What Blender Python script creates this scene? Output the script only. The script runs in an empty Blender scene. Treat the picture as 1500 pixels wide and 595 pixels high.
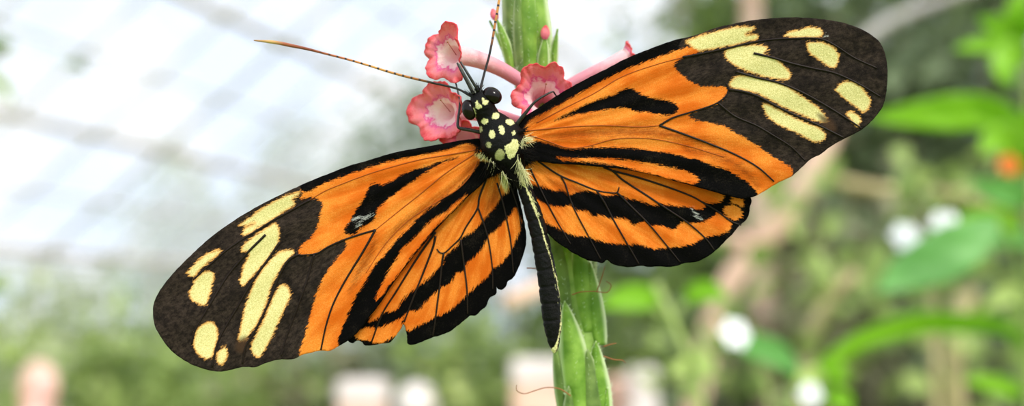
import bpy, bmesh, math, random
import numpy as np
from mathutils import Vector, Matrix, noise as mnoise
from mathutils.geometry import delaunay_2d_cdt

SC = bpy.context.scene
COL = SC.collection
R = math.radians
rng = np.random.default_rng(7)
random.seed(11)

# ------------------------------------------------------------------ camera
CAM_Z = 1.68
PITCH = 6.9
FPX = 1500.0
D0 = 0.120                      # distance of the butterfly from the lens
cam_data = bpy.data.cameras.new('camera')
cam = bpy.data.objects.new('camera', cam_data)
COL.objects.link(cam)
cam.location = (0, 0, CAM_Z)
cam.rotation_euler = (R(90 + PITCH), 0, 0)
cam_data.sensor_width = 36.0
cam_data.sensor_fit = 'HORIZONTAL'
cam_data.lens = 36.0
cam_data.clip_start = 0.004
cam_data.clip_end = 300
cam_data.dof.use_dof = True
cam_data.dof.focus_distance = D0 - 0.0008
cam_data.dof.aperture_fstop = 11.5
SC.camera = cam
CR = np.array([[1, 0, 0],
               [0, math.cos(R(90 + PITCH)), -math.sin(R(90 + PITCH))],
               [0, math.sin(R(90 + PITCH)), math.cos(R(90 + PITCH))]])
CO = np.array([0, 0, CAM_Z])


def at(x, y, d):
    """world point seen along photo pixel (x, y) at distance d in front of the lens"""
    x, y, d = np.broadcast_arrays(np.asarray(x, float), np.asarray(y, float), np.asarray(d, float))
    c = np.stack([(x - 750.0) / FPX * d, -(y - 297.5) / FPX * d, -d], -1)
    return c @ CR.T + CO


def V3(a):
    return Vector((float(a[0]), float(a[1]), float(a[2])))


MM = 1.0 / (0.08)               # photo pixels per millimetre at the butterfly

# ------------------------------------------------------------------ object helpers


def link(name, me, mat=None, parent=None, loc=None):
    o = bpy.data.objects.new(name, me)
    COL.objects.link(o)
    if mat is not None:
        me.materials.append(mat)
    if parent is not None:
        o.parent = parent
        o.matrix_parent_inverse = Matrix.Translation(-world_loc(parent))
    return o


def world_loc(o):
    l = Vector(o.location)
    if o.parent is not None:
        l = l  # all transforms here are kept in world coordinates
    return l


def pymesh(name, verts, faces, smooth=True):
    me = bpy.data.meshes.new(name)
    me.from_pydata([tuple(map(float, v)) for v in verts], [], [tuple(map(int, f)) for f in faces])
    if smooth:
        me.polygons.foreach_set('use_smooth', [True] * len(me.polygons))
    me.update()
    return me


def attr(me, name, vals):
    a = me.attributes.new(name, 'FLOAT', 'POINT')
    a.data.foreach_set('value', np.asarray(vals, np.float32))


def empty(name, loc):
    o = bpy.data.objects.new(name, None)
    o.empty_display_size = 0.01
    COL.objects.link(o)
    o.location = V3(loc)
    return o


def tag(o, label=None, cat=None, group=None, kind=None):
    if label: o['label'] = label
    if cat: o['category'] = cat
    if group: o['group'] = group
    if kind: o['kind'] = kind
    return o


def catmull(pts, step=2.0, closed=False):
    """smooth resampled polyline through the points (any dimension)"""
    P = np.asarray(pts, float)
    n = len(P)
    out = []
    segs = n if closed else n - 1
    for i in range(segs):
        if closed:
            p0, p1, p2, p3 = P[(i - 1) % n], P[i], P[(i + 1) % n], P[(i + 2) % n]
        else:
            p1, p2 = P[i], P[i + 1]
            p0 = P[i - 1] if i > 0 else 2 * p1 - p2
            p3 = P[i + 2] if i + 2 < n else 2 * p2 - p1
        L = np.linalg.norm((p2 - p1)[:2]) if P.shape[1] == 2 else np.linalg.norm(p2 - p1)
        # centripetal parametrisation
        a = .5
        t0 = 0.
        t1 = t0 + max(np.linalg.norm(p1 - p0), 1e-9) ** a
        t2 = t1 + max(np.linalg.norm(p2 - p1), 1e-9) ** a
        t3 = t2 + max(np.linalg.norm(p3 - p2), 1e-9) ** a
        k = max(1, int(math.ceil(L / step)))
        for t in t1 + (t2 - t1) * np.arange(k) / k:
            A1 = (t1 - t) / (t1 - t0) * p0 + (t - t0) / (t1 - t0) * p1
            A2 = (t2 - t) / (t2 - t1) * p1 + (t - t1) / (t2 - t1) * p2
            A3 = (t3 - t) / (t3 - t2) * p2 + (t - t2) / (t3 - t2) * p3
            B1 = (t2 - t) / (t2 - t0) * A1 + (t - t0) / (t2 - t0) * A2
            B2 = (t3 - t) / (t3 - t1) * A2 + (t - t1) / (t3 - t1) * A3
            out.append((t2 - t) / (t2 - t1) * B1 + (t - t1) / (t2 - t1) * B2)
    if not closed:
        out.append(P[-1])
    return np.array(out)


def seg_dist(Q, A, B):
    d = B - A
    L = (d * d).sum(-1) + 1e-12
    best = np.full(len(Q), 1e9)
    for a, dd, l in zip(A, d, L):
        t = np.clip(((Q - a) @ dd) / l, 0, 1)
        e = Q - a - t[:, None] * dd
        best = np.minimum(best, (e * e).sum(-1))
    return np.sqrt(best)


def inside(Q, P):
    x, y = Q[:, 0], Q[:, 1]
    c = np.zeros(len(Q), bool)
    j = len(P) - 1
    for i in range(len(P)):
        xi, yi = P[i]
        xj, yj = P[j]
        if yi != yj:
            c ^= ((yi > y) != (yj > y)) & (x < (xj - xi) * (y - yi) / (yj - yi) + xi)
        j = i
    return c


def sdf(Q, poly, smooth=True):
    """signed distance in mm, positive inside"""
    P = catmull(poly, 4, True) if smooth else np.asarray(poly, float)
    d = seg_dist(Q, P, np.roll(P, -1, 0))
    return np.where(inside(Q, P), d, -d) / MM


def usdf(Q, polys):
    s = np.full(len(Q), -9.0)
    for p in polys:
        s = np.maximum(s, sdf(Q, p))
    return s


def tube_arrays(path, radii, n=8, cap=True):
    """verts/faces of a round tube along 3-D path"""
    P = np.asarray(path, float)
    r = np.broadcast_to(np.asarray(radii, float), (len(P),))
    T = np.gradient(P, axis=0)
    T /= np.linalg.norm(T, axis=1)[:, None] + 1e-12
    up = np.array([0.3, 0.2, 1.0]); up /= np.linalg.norm(up)
    if abs(T[0] @ up) > .9: up = np.array([1.0, 0.1, 0.0])
    N = up - T[0] * (up @ T[0]); N /= np.linalg.norm(N)
    V, F = [], []
    for i in range(len(P)):
        N = N - T[i] * (N @ T[i]); N /= np.linalg.norm(N) + 1e-12
        B = np.cross(T[i], N)
        for k in range(n):
            a = 2 * math.pi * k / n
            V.append(P[i] + r[i] * (math.cos(a) * N + math.sin(a) * B))
    for i in range(len(P) - 1):
        for k in range(n):
            F.append((i * n + k, i * n + (k + 1) % n, (i + 1) * n + (k + 1) % n, (i + 1) * n + k))
    if cap:
        F.append(tuple(range(n - 1, -1, -1)))
        F.append(tuple((len(P) - 1) * n + k for k in range(n)))
    return V, F


def tube(name, path, radii, mat, parent, n=8, t_attr=False):
    V, F = tube_arrays(path, radii, n)
    me = pymesh(name, V, F)
    if t_attr:
        attr(me, 't', np.repeat(np.linspace(0, 1, len(path)), n))
    return link(name, me, mat, parent)


class MB:
    """collects pieces that make up ONE part"""
    def __init__(s): s.v, s.f, s.a = [], [], []
    def add(s, V, F, a=0.0):
        o = len(s.v)
        s.v.extend(V); s.f.extend([tuple(i + o for i in f) for f in F]); s.a.extend([a] * len(V))
    def box(s, c, ax, half):
        V = [np.asarray(c) + ax[0] * half[0] * i + ax[1] * half[1] * j + ax[2] * half[2] * k
             for i in (-1, 1) for j in (-1, 1) for k in (-1, 1)]
        s.add(V, [(0, 1, 3, 2), (4, 6, 7, 5), (0, 4, 5, 1), (2, 3, 7, 6), (0, 2, 6, 4), (1, 5, 7, 3)])
    def build(s, name, mat, parent=None, smooth=False, a=None):
        me = pymesh(name, s.v, s.f, smooth)
        if a: attr(me, a, s.a)
        return link(name, me, mat, parent)


# ------------------------------------------------------------------ materials
class NT:
    def __init__(s, name):
        s.m = bpy.data.materials.new(name); s.m.use_nodes = True
        s.t = s.m.node_tree; s.t.nodes.clear()
        s.out = s.t.nodes.new('ShaderNodeOutputMaterial')
    def n(s, typ, **kw):
        x = s.t.nodes.new('ShaderNode' + typ)
        for k, v in kw.items(): setattr(x, k, v)
        return x
    def put(s, sock, v):
        if hasattr(v, 'is_linked') or isinstance(v, bpy.types.NodeSocket): s.t.links.new(v, sock)
        else: sock.default_value = v
    def attr(s, name): return s.n('Attribute', attribute_name=name).outputs['Fac']
    def math(s, op, a, b=0.0, c=0.0, clamp=False):
        x = s.n('Math', operation=op, use_clamp=clamp)
        s.put(x.inputs[0], a); s.put(x.inputs[1], b); s.put(x.inputs[2], c)
        return x.outputs[0]
    def step(s, v, lo, hi):
        x = s.n('MapRange', interpolation_type='SMOOTHSTEP')
        s.put(x.inputs[0], v); s.put(x.inputs[1], lo); s.put(x.inputs[2], hi)
        return x.outputs[0]
    def mix(s, f, a, b, mode='MIX'):
        x = s.n('Mix', data_type='RGBA', blend_type=mode)
        s.put(x.inputs[0], f); s.put(x.inputs[6], a); s.put(x.inputs[7], b)
        return x.outputs[2]
    def noise(s, vec, scale, detail=2.0, rough=.5):
        x = s.n('TexNoise'); s.put(x.inputs['Scale'], scale); s.put(x.inputs['Detail'], detail)
        s.put(x.inputs['Roughness'], rough)
        if vec is not None: s.put(x.inputs['Vector'], vec)
        return x.outputs[0]
    def obj(s): return s.n('TexCoord').outputs['Object']
    def scale(s, vec, k):
        x = s.n('VectorMath', operation='MULTIPLY'); s.put(x.inputs[0], vec); x.inputs[1].default_value = k
        return x.outputs[0]
    def princ(s, col, rough=.6, spec=.3, bump=None, bstr=.3, bdist=.0001, trans=0.0, **kw):
        p = s.n('BsdfPrincipled')
        s.put(p.inputs['Base Color'], col); s.put(p.inputs['Roughness'], rough)
        p.inputs['Specular IOR Level'].default_value = spec
        for k, v in kw.items(): s.put(p.inputs[k], v)
        if bump is not None:
            b = s.n('Bump'); b.inputs['Strength'].default_value = bstr; b.inputs['Distance'].default_value = bdist
            s.put(b.inputs['Height'], bump); s.t.links.new(b.outputs[0], p.inputs['Normal'])
        sh = p.outputs[0]
        if trans > 0:
            tr = s.n('BsdfTranslucent'); s.put(tr.inputs[0], col)
            mx = s.n('MixShader'); mx.inputs[0].default_value = trans
            s.t.links.new(sh, mx.inputs[1]); s.t.links.new(tr.outputs[0], mx.inputs[2]); sh = mx.outputs[0]
        s.t.links.new(sh, s.out.inputs[0])
        return s.m


def lin(r, g, b):
    f = lambda c: ((c / 255 + .055) / 1.055) ** 2.4 if c / 255 > .04045 else c / 255 / 12.92
    return (f(r), f(g), f(b), 1.0)


def mat_wing():
    m = NT('wing_scales')
    uv = m.n('Attribute', attribute_name='ray').outputs['Vector']      # mm along / across the rays of the wing
    ob = m.scale(m.obj(), (1000, 1000, 1000))
    streak = m.math('SUBTRACT', m.noise(m.scale(uv, (.9, 7.0, 1)), 1.0, 3.0, .65), .5)
    grain = m.math('SUBTRACT', m.noise(ob, 4.5, 3.0, .75), .5)
    fz = m.math('ADD', m.math('MULTIPLY', streak, 1.9), m.math('MULTIPLY', grain, 1.0))
    broad = m.math('ADD', m.noise(m.scale(uv, (.10, .5, 1)), 1.0, 3.0, .6), m.math('MULTIPLY', m.math('SUBTRACT', m.noise(ob, .25, 2.0), .5), .8))
    broad = m.step(broad, .30, .72)
    fine = m.noise(ob, 7.0, 2.0, .8)
    org = m.mix(broad, lin(206, 94, 16), lin(232, 130, 42))
    org = m.mix(m.math('MULTIPLY', m.step(fine, .42, .8), m.step(broad, -.3, 1.2)), org, m.mix(.5, org, lin(255, 190, 100)))
    # soft brown streaks mixed over the orange
    br = m.math('MULTIPLY', m.step(m.math('ADD', m.attr('s_brown'), m.math('MULTIPLY', fz, 1.0)), -.55, .9), .72)
    org = m.mix(br, org, lin(104, 44, 8))
    blk = m.mix(m.step(m.math('ADD', fine, m.math('MULTIPLY', m.math('SUBTRACT', m.noise(ob, .5, 3.0), .5), .9)), .55, 1.0), lin(3, 2, 2), lin(40, 34, 28))
    apx = m.mix(m.step(m.noise(m.scale(uv, (.8, 2.2, 1)), 1.6, 5.0, .75), .32, .74), lin(26, 20, 17), lin(66, 54, 46))
    apx = m.mix(m.step(m.noise(ob, .40, 3.0, .6), .42, .66), apx, m.mix(.6, apx, lin(14, 11, 10)))
    apx = m.mix(m.step(fine, .62, .85), apx, lin(86, 74, 64))
    col = org
    col = m.mix(m.step(m.math('ADD', m.attr('s_black'), m.math('MULTIPLY', fz, .55)), -.10, .10), col, blk)
    ap = m.math('ADD', m.attr('s_apex'), m.math('MULTIPLY', fz, .55))
    col = m.mix(m.step(ap, -.10, .10), col, apx)
    col = m.mix(m.step(m.math('ADD', m.attr('s_orange'), m.math('MULTIPLY', fz, .6)), -.11, .11), col, org)
    crs = m.attr('s_cream')
    cream = m.mix(m.step(m.math('ADD', crs, m.math('MULTIPLY', fz, .25)), -.05, .34), lin(226, 160, 84), m.mix(m.step(fine, .3, .7), lin(200, 186, 116), lin(238, 224, 160)))
    col = m.mix(m.step(m.math('ADD', crs, m.math('MULTIPLY', fz, .55)), -.13, .13), col, cream)
    # thin dark veins drawn by the scales beside the raised vein
    col = m.mix(m.math('MULTIPLY', m.step(m.attr('s_tail'), -.3, .5), .85), col, lin(70, 50, 36))
    col = m.mix(m.math('MULTIPLY', m.step(m.math('ADD', m.attr('s_scuff'), m.math('MULTIPLY', fz, 1.1)), -.05, .2), .55), col, lin(206, 204, 196))
    h = m.math('ADD', m.noise(ob, 6.0, 3.0, .8), m.math('MULTIPLY', streak, .5))
    return m.princ(col, .65, .05, h, .6, .00012, trans=.08)


def mat_simple(name, c, rough=.5, spec=.4, nscale=0, c2=None, trans=0., bump=0., unit=1.0, **kw):
    m = NT(name)
    col, b = lin(*c), None
    if nscale:
        nz = m.noise(m.scale(m.obj(), (unit,) * 3), nscale, 4.0, .6)
        col = m.mix(m.step(nz, .3, .7), lin(*c), lin(*(c2 or c)))
        b = nz if bump else None
    return m.princ(col, rough, spec, b, bump, .0002 if unit > 10 else .02, trans, **kw)


def mat_body():
    m = NT('body_scales')
    ob = m.scale(m.obj(), (1000,) * 3)
    g = m.math('SUBTRACT', m.noise(ob, 4.0, 3.0, .75), .5)
    fine = m.noise(ob, 9.0, 2.0, .8)
    blk = m.mix(m.step(fine, .55, .95), lin(4, 3, 3), lin(44, 38, 33))
    cr = m.mix(m.step(fine, .3, .75), lin(196, 188, 116), lin(246, 238, 186))
    f = m.step(m.math('ADD', m.attr('s_cream'), m.math('MULTIPLY', g, .55)), -.06, .06)
    f2 = m.math('MULTIPLY', m.step(m.math('ADD', m.attr('s_dim'), m.math('MULTIPLY', g, .6)), -.08, .1), .62)
    col = m.mix(f, m.mix(f2, blk, cr), cr)
    return m.princ(col, .5, .15, m.noise(ob, 5.0, 3.0, .8), .7, .0002)


def mat_antenna():
    m = NT('antenna_segments')
    t = m.attr('t')
    ramp = m.n('ValToRGB')
    e = ramp.color_ramp.elements
    e[0].position, e[0].color = 0.0, lin(12, 9, 8)
    e[1].position, e[1].color = 1.0, lin(150, 104, 58)
    for p, c in ((.20, (14, 10, 8)), (.27, (150, 88, 30)), (.45, (204, 140, 66)), (.60, (176, 96, 48)), (.75, (120, 56, 34)), (.86, (150, 80, 46)), (.92, (196, 156, 96))):
        x = e.new(p); x.color = lin(*c)
    m.put(ramp.inputs[0], t)
    tick = m.math('FRACT', m.math('MULTIPLY', t, 27.0))
    tk = m.math('MULTIPLY', m.step(tick, .72, .8), m.math('SUBTRACT', 1.0, m.step(t, .62, .8)))
    col = m.mix(tk, ramp.outputs[0], lin(40, 20, 14))
    return m.princ(col, .45, .4)


def mat_petal():
    m = NT('petal_pink')
    s = m.attr('s')            # 0 tube base .. 1 lobe rim
    ob = m.scale(m.obj(), (1000,) * 3)
    nz = m.noise(ob, 1.1, 4.0, .65)
    fine = m.noise(ob, 5.0, 3.0, .7)
    ramp = m.n('ValToRGB')
    e = ramp.color_ramp.elements
    e[0].position, e[0].color = 0.0, lin(226, 160, 176)
    e[1].position, e[1].color = 1.0, lin(222, 78, 84)
    for p, c in ((.30, (240, 164, 176)), (.50, (250, 206, 210)), (.60, (252, 220, 220)), (.66, (250, 206, 214)), (.71, (232, 92, 156)), (.765, (246, 140, 160)), (.86, (246, 140, 146)), (.95, (238, 104, 110))):
        x = e.new(p); x.color = lin(*c)
    m.put(ramp.inputs[0], m.math('ADD', s, m.math('MULTIPLY', m.math('SUBTRACT', nz, .5), .42)))
    col = m.mix(m.step(m.math('ADD', m.math('MULTIPLY', s, .5), m.math('MULTIPLY', fine, .62)), .86, .95), ramp.outputs[0], lin(176, 48, 56))
    return m.princ(col, .55, .25, fine, .35, .0003, trans=.3)


def mat_green(name, a, b, scale=1.2, rough=.5, trans=.15, edge=None):
    m = NT(name)
    ob = m.scale(m.obj(), (1000,) * 3)
    nz = m.noise(ob, scale, 3.0, .5)
    fine = m.noise(ob, 8.0, 2.0, .8)
    col = m.mix(m.step(nz, .3, .7), lin(*a), lin(*b))
    if edge: col = m.mix(m.step(m.attr('edge'), .55, .98), col, lin(*edge))
    col = m.mix(m.step(fine, .62, .85), col, m.mix(.5, col, lin(225, 240, 190)))
    return m.princ(col, rough, .3, fine, .15, .0002, trans=trans)


def mat_leaf(name, a, b, trans=.35, rough=.45):
    m = NT(name)
    r = m.attr('rnd')
    nz = m.noise(m.obj(), 6.0, 2.0)
    f = m.math('MULTIPLY_ADD', r, .8, m.math('MULTIPLY', nz, .3), clamp=True)
    col = m.mix(f, lin(*a), lin(*b))
    return m.princ(col, rough, .35, trans=trans)


M_WING = mat_wing()
M_BODY = mat_body()
M_VEIN = mat_simple('vein_dark', (26, 14, 9), .5, .2)
M_VEIN_O = mat_simple('vein_orange', (150, 70, 18), .55, .2)
M_ANT = mat_antenna()
M_EYE = mat_simple('eye_dark', (9, 5, 4), .18, .2, 3.0, (24, 13, 11), unit=1000)
M_LEG = mat_simple('leg_black', (12, 10, 9), .35, .4, 4.0, (40, 36, 34), unit=1000)
M_HAIR_C = mat_simple('hair_cream', (214, 204, 150), .6, .3, 2.0, (240, 232, 190), unit=1000)
M_HAIR_W = mat_simple('hair_white', (226, 236, 206), .5, .3)
M_HAIR_B = mat_simple('hair_black', (5, 4, 4), .6, .1)
M_PETAL = mat_petal()
M_STYLE = mat_simple('style_red', (176, 70, 62), .5, .3)
M_DRY = mat_simple('dry_style_brown', (150, 92, 56), .6, .2)
M_STEM = mat_green('spike_green', (110, 146, 56), (156, 186, 96), .4)
M_BRACT = mat_green('bract_green', (96, 138, 40), (146, 182, 76), .35, edge=(214, 228, 176))
M_BRACT_D = mat_green('bract_dark_green', (84, 110, 50), (126, 150, 78), .4, edge=(176, 190, 140))

# ------------------------------------------------------------------ butterfly
BX, BY = 737, 208
body_c = at(BX, BY, D0)
bf = empty('butterfly', body_c)
tag(bf, 'orange, black and cream striped butterfly with spread wings resting on the pink-flowered spike', 'butterfly')


def wing_depth(P, side, hind):
    """own relief of the wing: shallow dihedral, camber, pleats"""
    x, y = P[:, 0], P[:, 1]
    ax = np.array([.24, .97])                       # body axis direction in the wing plane
    t = np.abs((x - BX) * ax[1] - (y - BY) * ax[0]) / 560.0     # 0 at body, 1 at tip
    d = D0 + 0.0006 - 0.0030 * t ** 1.2 + 0.0012 * np.sin(np.clip(t, 0, 1) * math.pi)
    ang = np.arctan2(y - BY, np.abs(x - BX))
    d = d + 0.00009 * np.sin(ang * 46) * np.clip(t * 3, 0, 1)
    if hind:
        d = d + 0.0009 + 0.0006 * np.clip(t * 2, 0, 1)
    return d


def make_wing(name, outline, side, hind, black=(), apex=(), cream=(), orange=(), brown=(), tail=(), veins=(), label=None, scuff=()):
    O = catmull(outline, 2.4, True)
    # fine irregular fringe on the rim
    nn = np.array([mnoise.noise((p[0] * .13, p[1] * .13, 3.0)) + .6 * mnoise.noise((p[0] * .4, p[1] * .4, 9.0)) for p in O])
    T = np.roll(O, -1, 0) - np.roll(O, 1, 0)
    Nn = np.stack([T[:, 1], -T[:, 0]], 1) / (np.linalg.norm(T, axis=1)[:, None] + 1e-9)
    O = O + Nn * (nn * (.8 if hind else .45))[:, None]
    lo, hi = O.min(0), O.max(0)
    st = 2.3
    gx, gy = np.meshgrid(np.arange(lo[0], hi[0], st), np.arange(lo[1], hi[1], st))
    gx[1::2] += st / 2
    G = np.stack([gx.ravel(), gy.ravel()], 1) + rng.uniform(-.15, .15, (gx.size, 2))
    ins = inside(G, O)
    G = G[ins]
    G = G[seg_dist(G, O, np.roll(O, -1, 0)) > 1.2]
    pts = [Vector(p) for p in O] + [Vector(p) for p in G]
    n = len(O)
    vs, es, fs, *_ = delaunay_2d_cdt(pts, [], [list(range(n))], 1, 1e-5)
    P = np.array([[v.x, v.y] for v in vs])
    W = at(P[:, 0], P[:, 1], wing_depth(P, side, hind))
    me = pymesh(name, W, fs)
    # make the faces look at the camera
    me.update()
    nrm = me.polygons[0].normal
    if nrm.y > 0: me.flip_normals()
    attr(me, 's_black', usdf(P, black) if len(black) else np.full(len(P), -9.))
    attr(me, 's_apex', usdf(P, apex) if len(apex) else np.full(len(P), -9.))
    attr(me, 's_cream', usdf(P, cream) if len(cream) else np.full(len(P), -9.))
    attr(me, 's_orange', usdf(P, orange) if len(orange) else np.full(len(P), -9.))
    attr(me, 's_brown', usdf(P, brown) if len(brown) else np.full(len(P), -9.))
    attr(me, 's_scuff', usdf(P, scuff) if len(scuff) else np.full(len(P), -9.))
    attr(me, 's_tail', usdf(P, tail) if len(tail) else np.full(len(P), -9.))
    dx, dy = P[:, 0] - BX, P[:, 1] - BY
    rr = np.hypot(dx, dy)
    an = np.arctan2(dy, dx)
    ray = me.attributes.new('ray', 'FLOAT_VECTOR', 'POINT')
    ray.data.foreach_set('vector', np.stack([rr / MM, an * 22.0, np.zeros_like(rr)], 1).astype(np.float32).ravel())
    o = link(name, me, M_WING, bf)
    s = o.modifiers.new('thickness', 'SOLIDIFY'); s.thickness = 0.00010; s.offset = 1.0 if True else 0
    s.offset = -1
    if label: o['label'] = label
    for vpts, w, dark in veins:
        c = catmull(vpts, 3.0)
        dep = wing_depth(c, side, hind) - 0.00002
        k = np.linspace(1.15, .75, len(c))
        tube('wing_vein', at(c[:, 0], c[:, 1], dep), w * (0.000115 if dark else .00008) * k, M_VEIN if dark else M_VEIN_O, o, 6)
    return o


# --- right forewing
RFW = [(752, 196), (758, 184), (766, 173), (790, 157), (816, 140), (854, 118), (884, 103), (920, 84.5), (956, 70), (984, 60), (1020, 51),
       (1046, 41.5), (1080, 33.5), (1110, 28.6), (1148, 25.6), (1176, 25.8), (1206, 28.2), (1236, 33.6), (1258, 41), (1274, 49.5), (1288, 61),
       (1295, 74), (1299.5, 95), (1300, 115), (1298.5, 134), (1293, 156), (1280, 174), (1262, 190.5), (1244, 200), (1220, 212.5), (1202, 226), (1188, 233),
       (1176, 244), (1160, 258), (1148, 264), (1136, 270), (1120, 280), (1102, 289), (1085, 291), (1058, 284.5), (1020, 273.8), (980, 262.8), (940, 252.8), (906, 247),
       (882, 245), (846, 241.5), (806, 239), (782, 234), (764, 224), (752, 212)]
APEX_R = [(1012, 40), (1100, 15), (1310, 15), (1315, 180), (1230, 240), (1164, 262), (1160, 248), (1148, 239), (1124, 224), (1104, 210), (1080, 196), (1060, 185),
          (1036, 179), (1020, 176), (1008, 169), (1020, 162), (1036, 157.5), (1052, 150.5), (1066, 133), (1063, 127.5), (1046, 127), (1030, 127),
          (1016, 122), (1002, 112), (990, 101), (987, 96), (994, 88), (1004, 82.5), (1022, 77.5), (1024, 73), (1008, 69), (994, 72), (1000, 58)]
COSTA_R = [(752, 200), (752, 170), (816, 132), (920, 76), (1000, 48), (1090, 22), (1110, 30), (1080, 36.5), (1046, 44), (1018, 53.5), (1004, 67), (998, 71.5), (980, 78), (950, 89),
           (922, 99.5), (890, 114.5), (858, 132), (826, 150), (796, 166.5), (778, 176), (766, 190)]
CELL_R = [(812, 177), (834, 165), (858, 153.5), (886, 142.5), (902, 138), (912, 132), (924, 129), (934, 135), (950, 142), (970, 146), (988, 151), (993.5, 158.5),
          (988, 166.5), (974, 169), (950, 165), (930, 163), (918, 158), (902, 159), (870, 163.5), (840, 169.5), (822, 175)]
BAND_R = [(752, 204), (768, 210), (785, 206), (800, 209), (834, 218), (862, 216), (894, 216), (926, 217), (950, 220), (974, 223), (996, 228), (1026, 235.5), (1050, 244.5),
          (1062, 247), (1080, 257), (1096, 268), (1108, 281), (1112, 292), (1085, 298), (1040, 292), (980, 272), (906, 256), (840, 250), (780, 246), (750, 224)]
STRIP_R = [(816, 231), (834, 232), (862, 232), (902, 233), (930, 236), (970, 243), (1006, 252), (1024, 263.5), (1018, 268.5), (990, 264), (950, 254), (910, 243.5), (870, 238), (830, 235)]
CREAM_R = [
    [(1003, 61), (1020, 53.5), (1046, 46), (1066, 41), (1085, 38.5), (1107, 40), (1101, 46), (1092, 51), (1101, 50), (1110, 50.5), (1111, 56), (1096, 61.5), (1080, 65.5), (1064, 69), (1045, 72), (1026, 75), (1016, 71), (1010, 66)],
    [(1061, 76), (1072, 69.5), (1088, 66), (1108, 65.5), (1122, 67.5), (1126, 73), (1120, 78.5), (1128, 82), (1140, 88), (1151, 98), (1159, 109), (1156, 116), (1144, 117), (1120, 113), (1096, 105), (1074, 95), (1063, 85)],
    [(1068, 125), (1073, 115), (1080, 111), (1094, 110.6), (1116, 115), (1132, 119), (1148, 124), (1172, 138), (1192, 152), (1203, 161), (1211, 172), (1213, 179), (1200, 179), (1180, 171.5), (1156, 161.5), (1132, 149), (1108, 137.5), (1090, 132.5), (1074, 130)],
    [(1116, 151), (1132, 156), (1156, 168), (1180, 179), (1196, 185), (1208, 193), (1210, 202), (1201, 208.5), (1190, 207.5), (1172, 198), (1150, 188), (1134, 180), (1122, 168), (1117, 158)],
    [(1147, 52), (1160, 45.5), (1176, 41), (1194, 39.6), (1204, 43), (1207, 49), (1202, 54), (1180, 55.5), (1160, 55)],
    [(1182, 64), (1190, 60.5), (1206, 62), (1220, 68), (1228, 77), (1229, 87), (1223, 99), (1212, 97), (1198, 87), (1185, 77)],
    [(1223, 131), (1231, 122), (1241, 118), (1256, 123), (1268, 134), (1276, 148), (1274, 156), (1266, 165), (1254, 158), (1236, 144)],
    [(1240, 166), (1247, 163), (1258, 169), (1262, 178), (1256, 187), (1249, 180)],
    [(764, 200), (776, 200), (784, 206), (772, 209), (763, 208)],
]
BROWN_R = [[(768, 176), (800, 163), (824, 152), (806, 166), (784, 180)],
           [(796, 199), (840, 190), (900, 187), (960, 186), (1000, 196), (1044, 210), (1062, 224), (1030, 214), (980, 203), (920, 200), (860, 202), (820, 205)],
           [(1000, 213), (1030, 220), (1060, 226), (1086, 240), (1106, 260), (1110, 276), (1096, 262), (1070, 242), (1036, 230), (1004, 222)]]
TAIL_R = [[(1196, 166), (1216, 172), (1226, 190), (1212, 196), (1204, 182)]]
VEIN_R = [
    ([(786, 180), (834, 155), (870, 137), (910, 113), (960, 95), (1000, 84)], .8, False),
    ([(1000, 84), (1030, 78), (1060, 72), (1090, 65), (1120, 59), (1160, 56.5), (1204, 57.5), (1224, 67), (1250, 84), (1285, 100)], 1.1, True),
    ([(772, 192), (820, 187), (880, 184), (940, 186), (966, 184)], .9, False),
    ([(966, 184), (985, 173), (1010, 165), (1036, 157), (1052, 150), (1064, 140), (1067, 131), (1064, 122)], 1.0, True),
    ([(966, 184), (1000, 196), (1040, 211), (1076, 226), (1110, 245), (1134, 266)], 1.1, True),
    ([(1052, 151), (1076, 170), (1108, 184), (1132, 198), (1160, 216), (1180, 236)], 1.0, True),
    ([(1067, 131), (1090, 134.5), (1110, 141), (1140, 157), (1170, 171), (1200, 184), (1236, 202)], 1.3, True),
    ([(1078, 105), (1110, 114), (1140, 121), (1170, 133), (1200, 149), (1230, 167), (1262, 188)], 1.2, True),
    ([(1104, 78), (1130, 84), (1160, 93), (1190, 100), (1222, 107), (1256, 122), (1290, 142)], 1.2, True),
    ([(776, 198), (800, 206), (834, 217), (862, 214), (900, 204), (950, 203), (1000, 212), (1060, 230)], .7, False),
]
make_wing('forewing', RFW, 1, False, [COSTA_R, CELL_R, BAND_R], [APEX_R], CREAM_R, [STRIP_R], BROWN_R, TAIL_R, VEIN_R, scuff=[[(1207, 51), (1211, 50), (1212, 54), (1208, 54)]])

# --- left forewing
LFW = [(726, 206), (712, 203), (700, 203), (686, 204), (660, 208.5), (620, 215.5), (580, 223), (540, 235), (518, 241), (500, 247), (480, 255), (450, 267), (420, 281), (380, 301), (346, 321),
       (320, 339), (300, 355), (273, 380.5), (255, 399), (239, 418.5), (229, 435), (224.5, 449), (224, 460), (227, 478), (235, 493), (249, 512), (265, 525), (285, 536),
       (311, 543.5), (323, 544.5), (339, 542), (355, 538), (375, 538), (387, 533), (409, 527), (431, 526), (441, 521), (455, 517), (469, 514), (483, 514), (495, 508), (510, 499),
       (520, 491), (530, 480), (540, 466), (558, 443), (576, 415), (604, 378), (636, 340), (650, 324.5), (674, 301), (690, 284), (704, 272), (716, 258), (728, 240), (732, 222)]
APEX_L = [(430, 262), (440, 276), (443, 283), (440, 293), (451, 289), (460, 290), (472, 298), (470.5, 308), (468, 320), (464, 334), (456, 348), (445, 357), (437, 367), (439, 372), (459, 372.5),
          (475, 364), (495, 354.5), (503, 351), (508, 359), (497, 374), (485, 390), (473, 408), (465, 426), (461, 440), (457, 454), (451, 476), (445, 496), (439, 516),
          (434, 560), (200, 560), (200, 400), (300, 330), (400, 268)]
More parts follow.
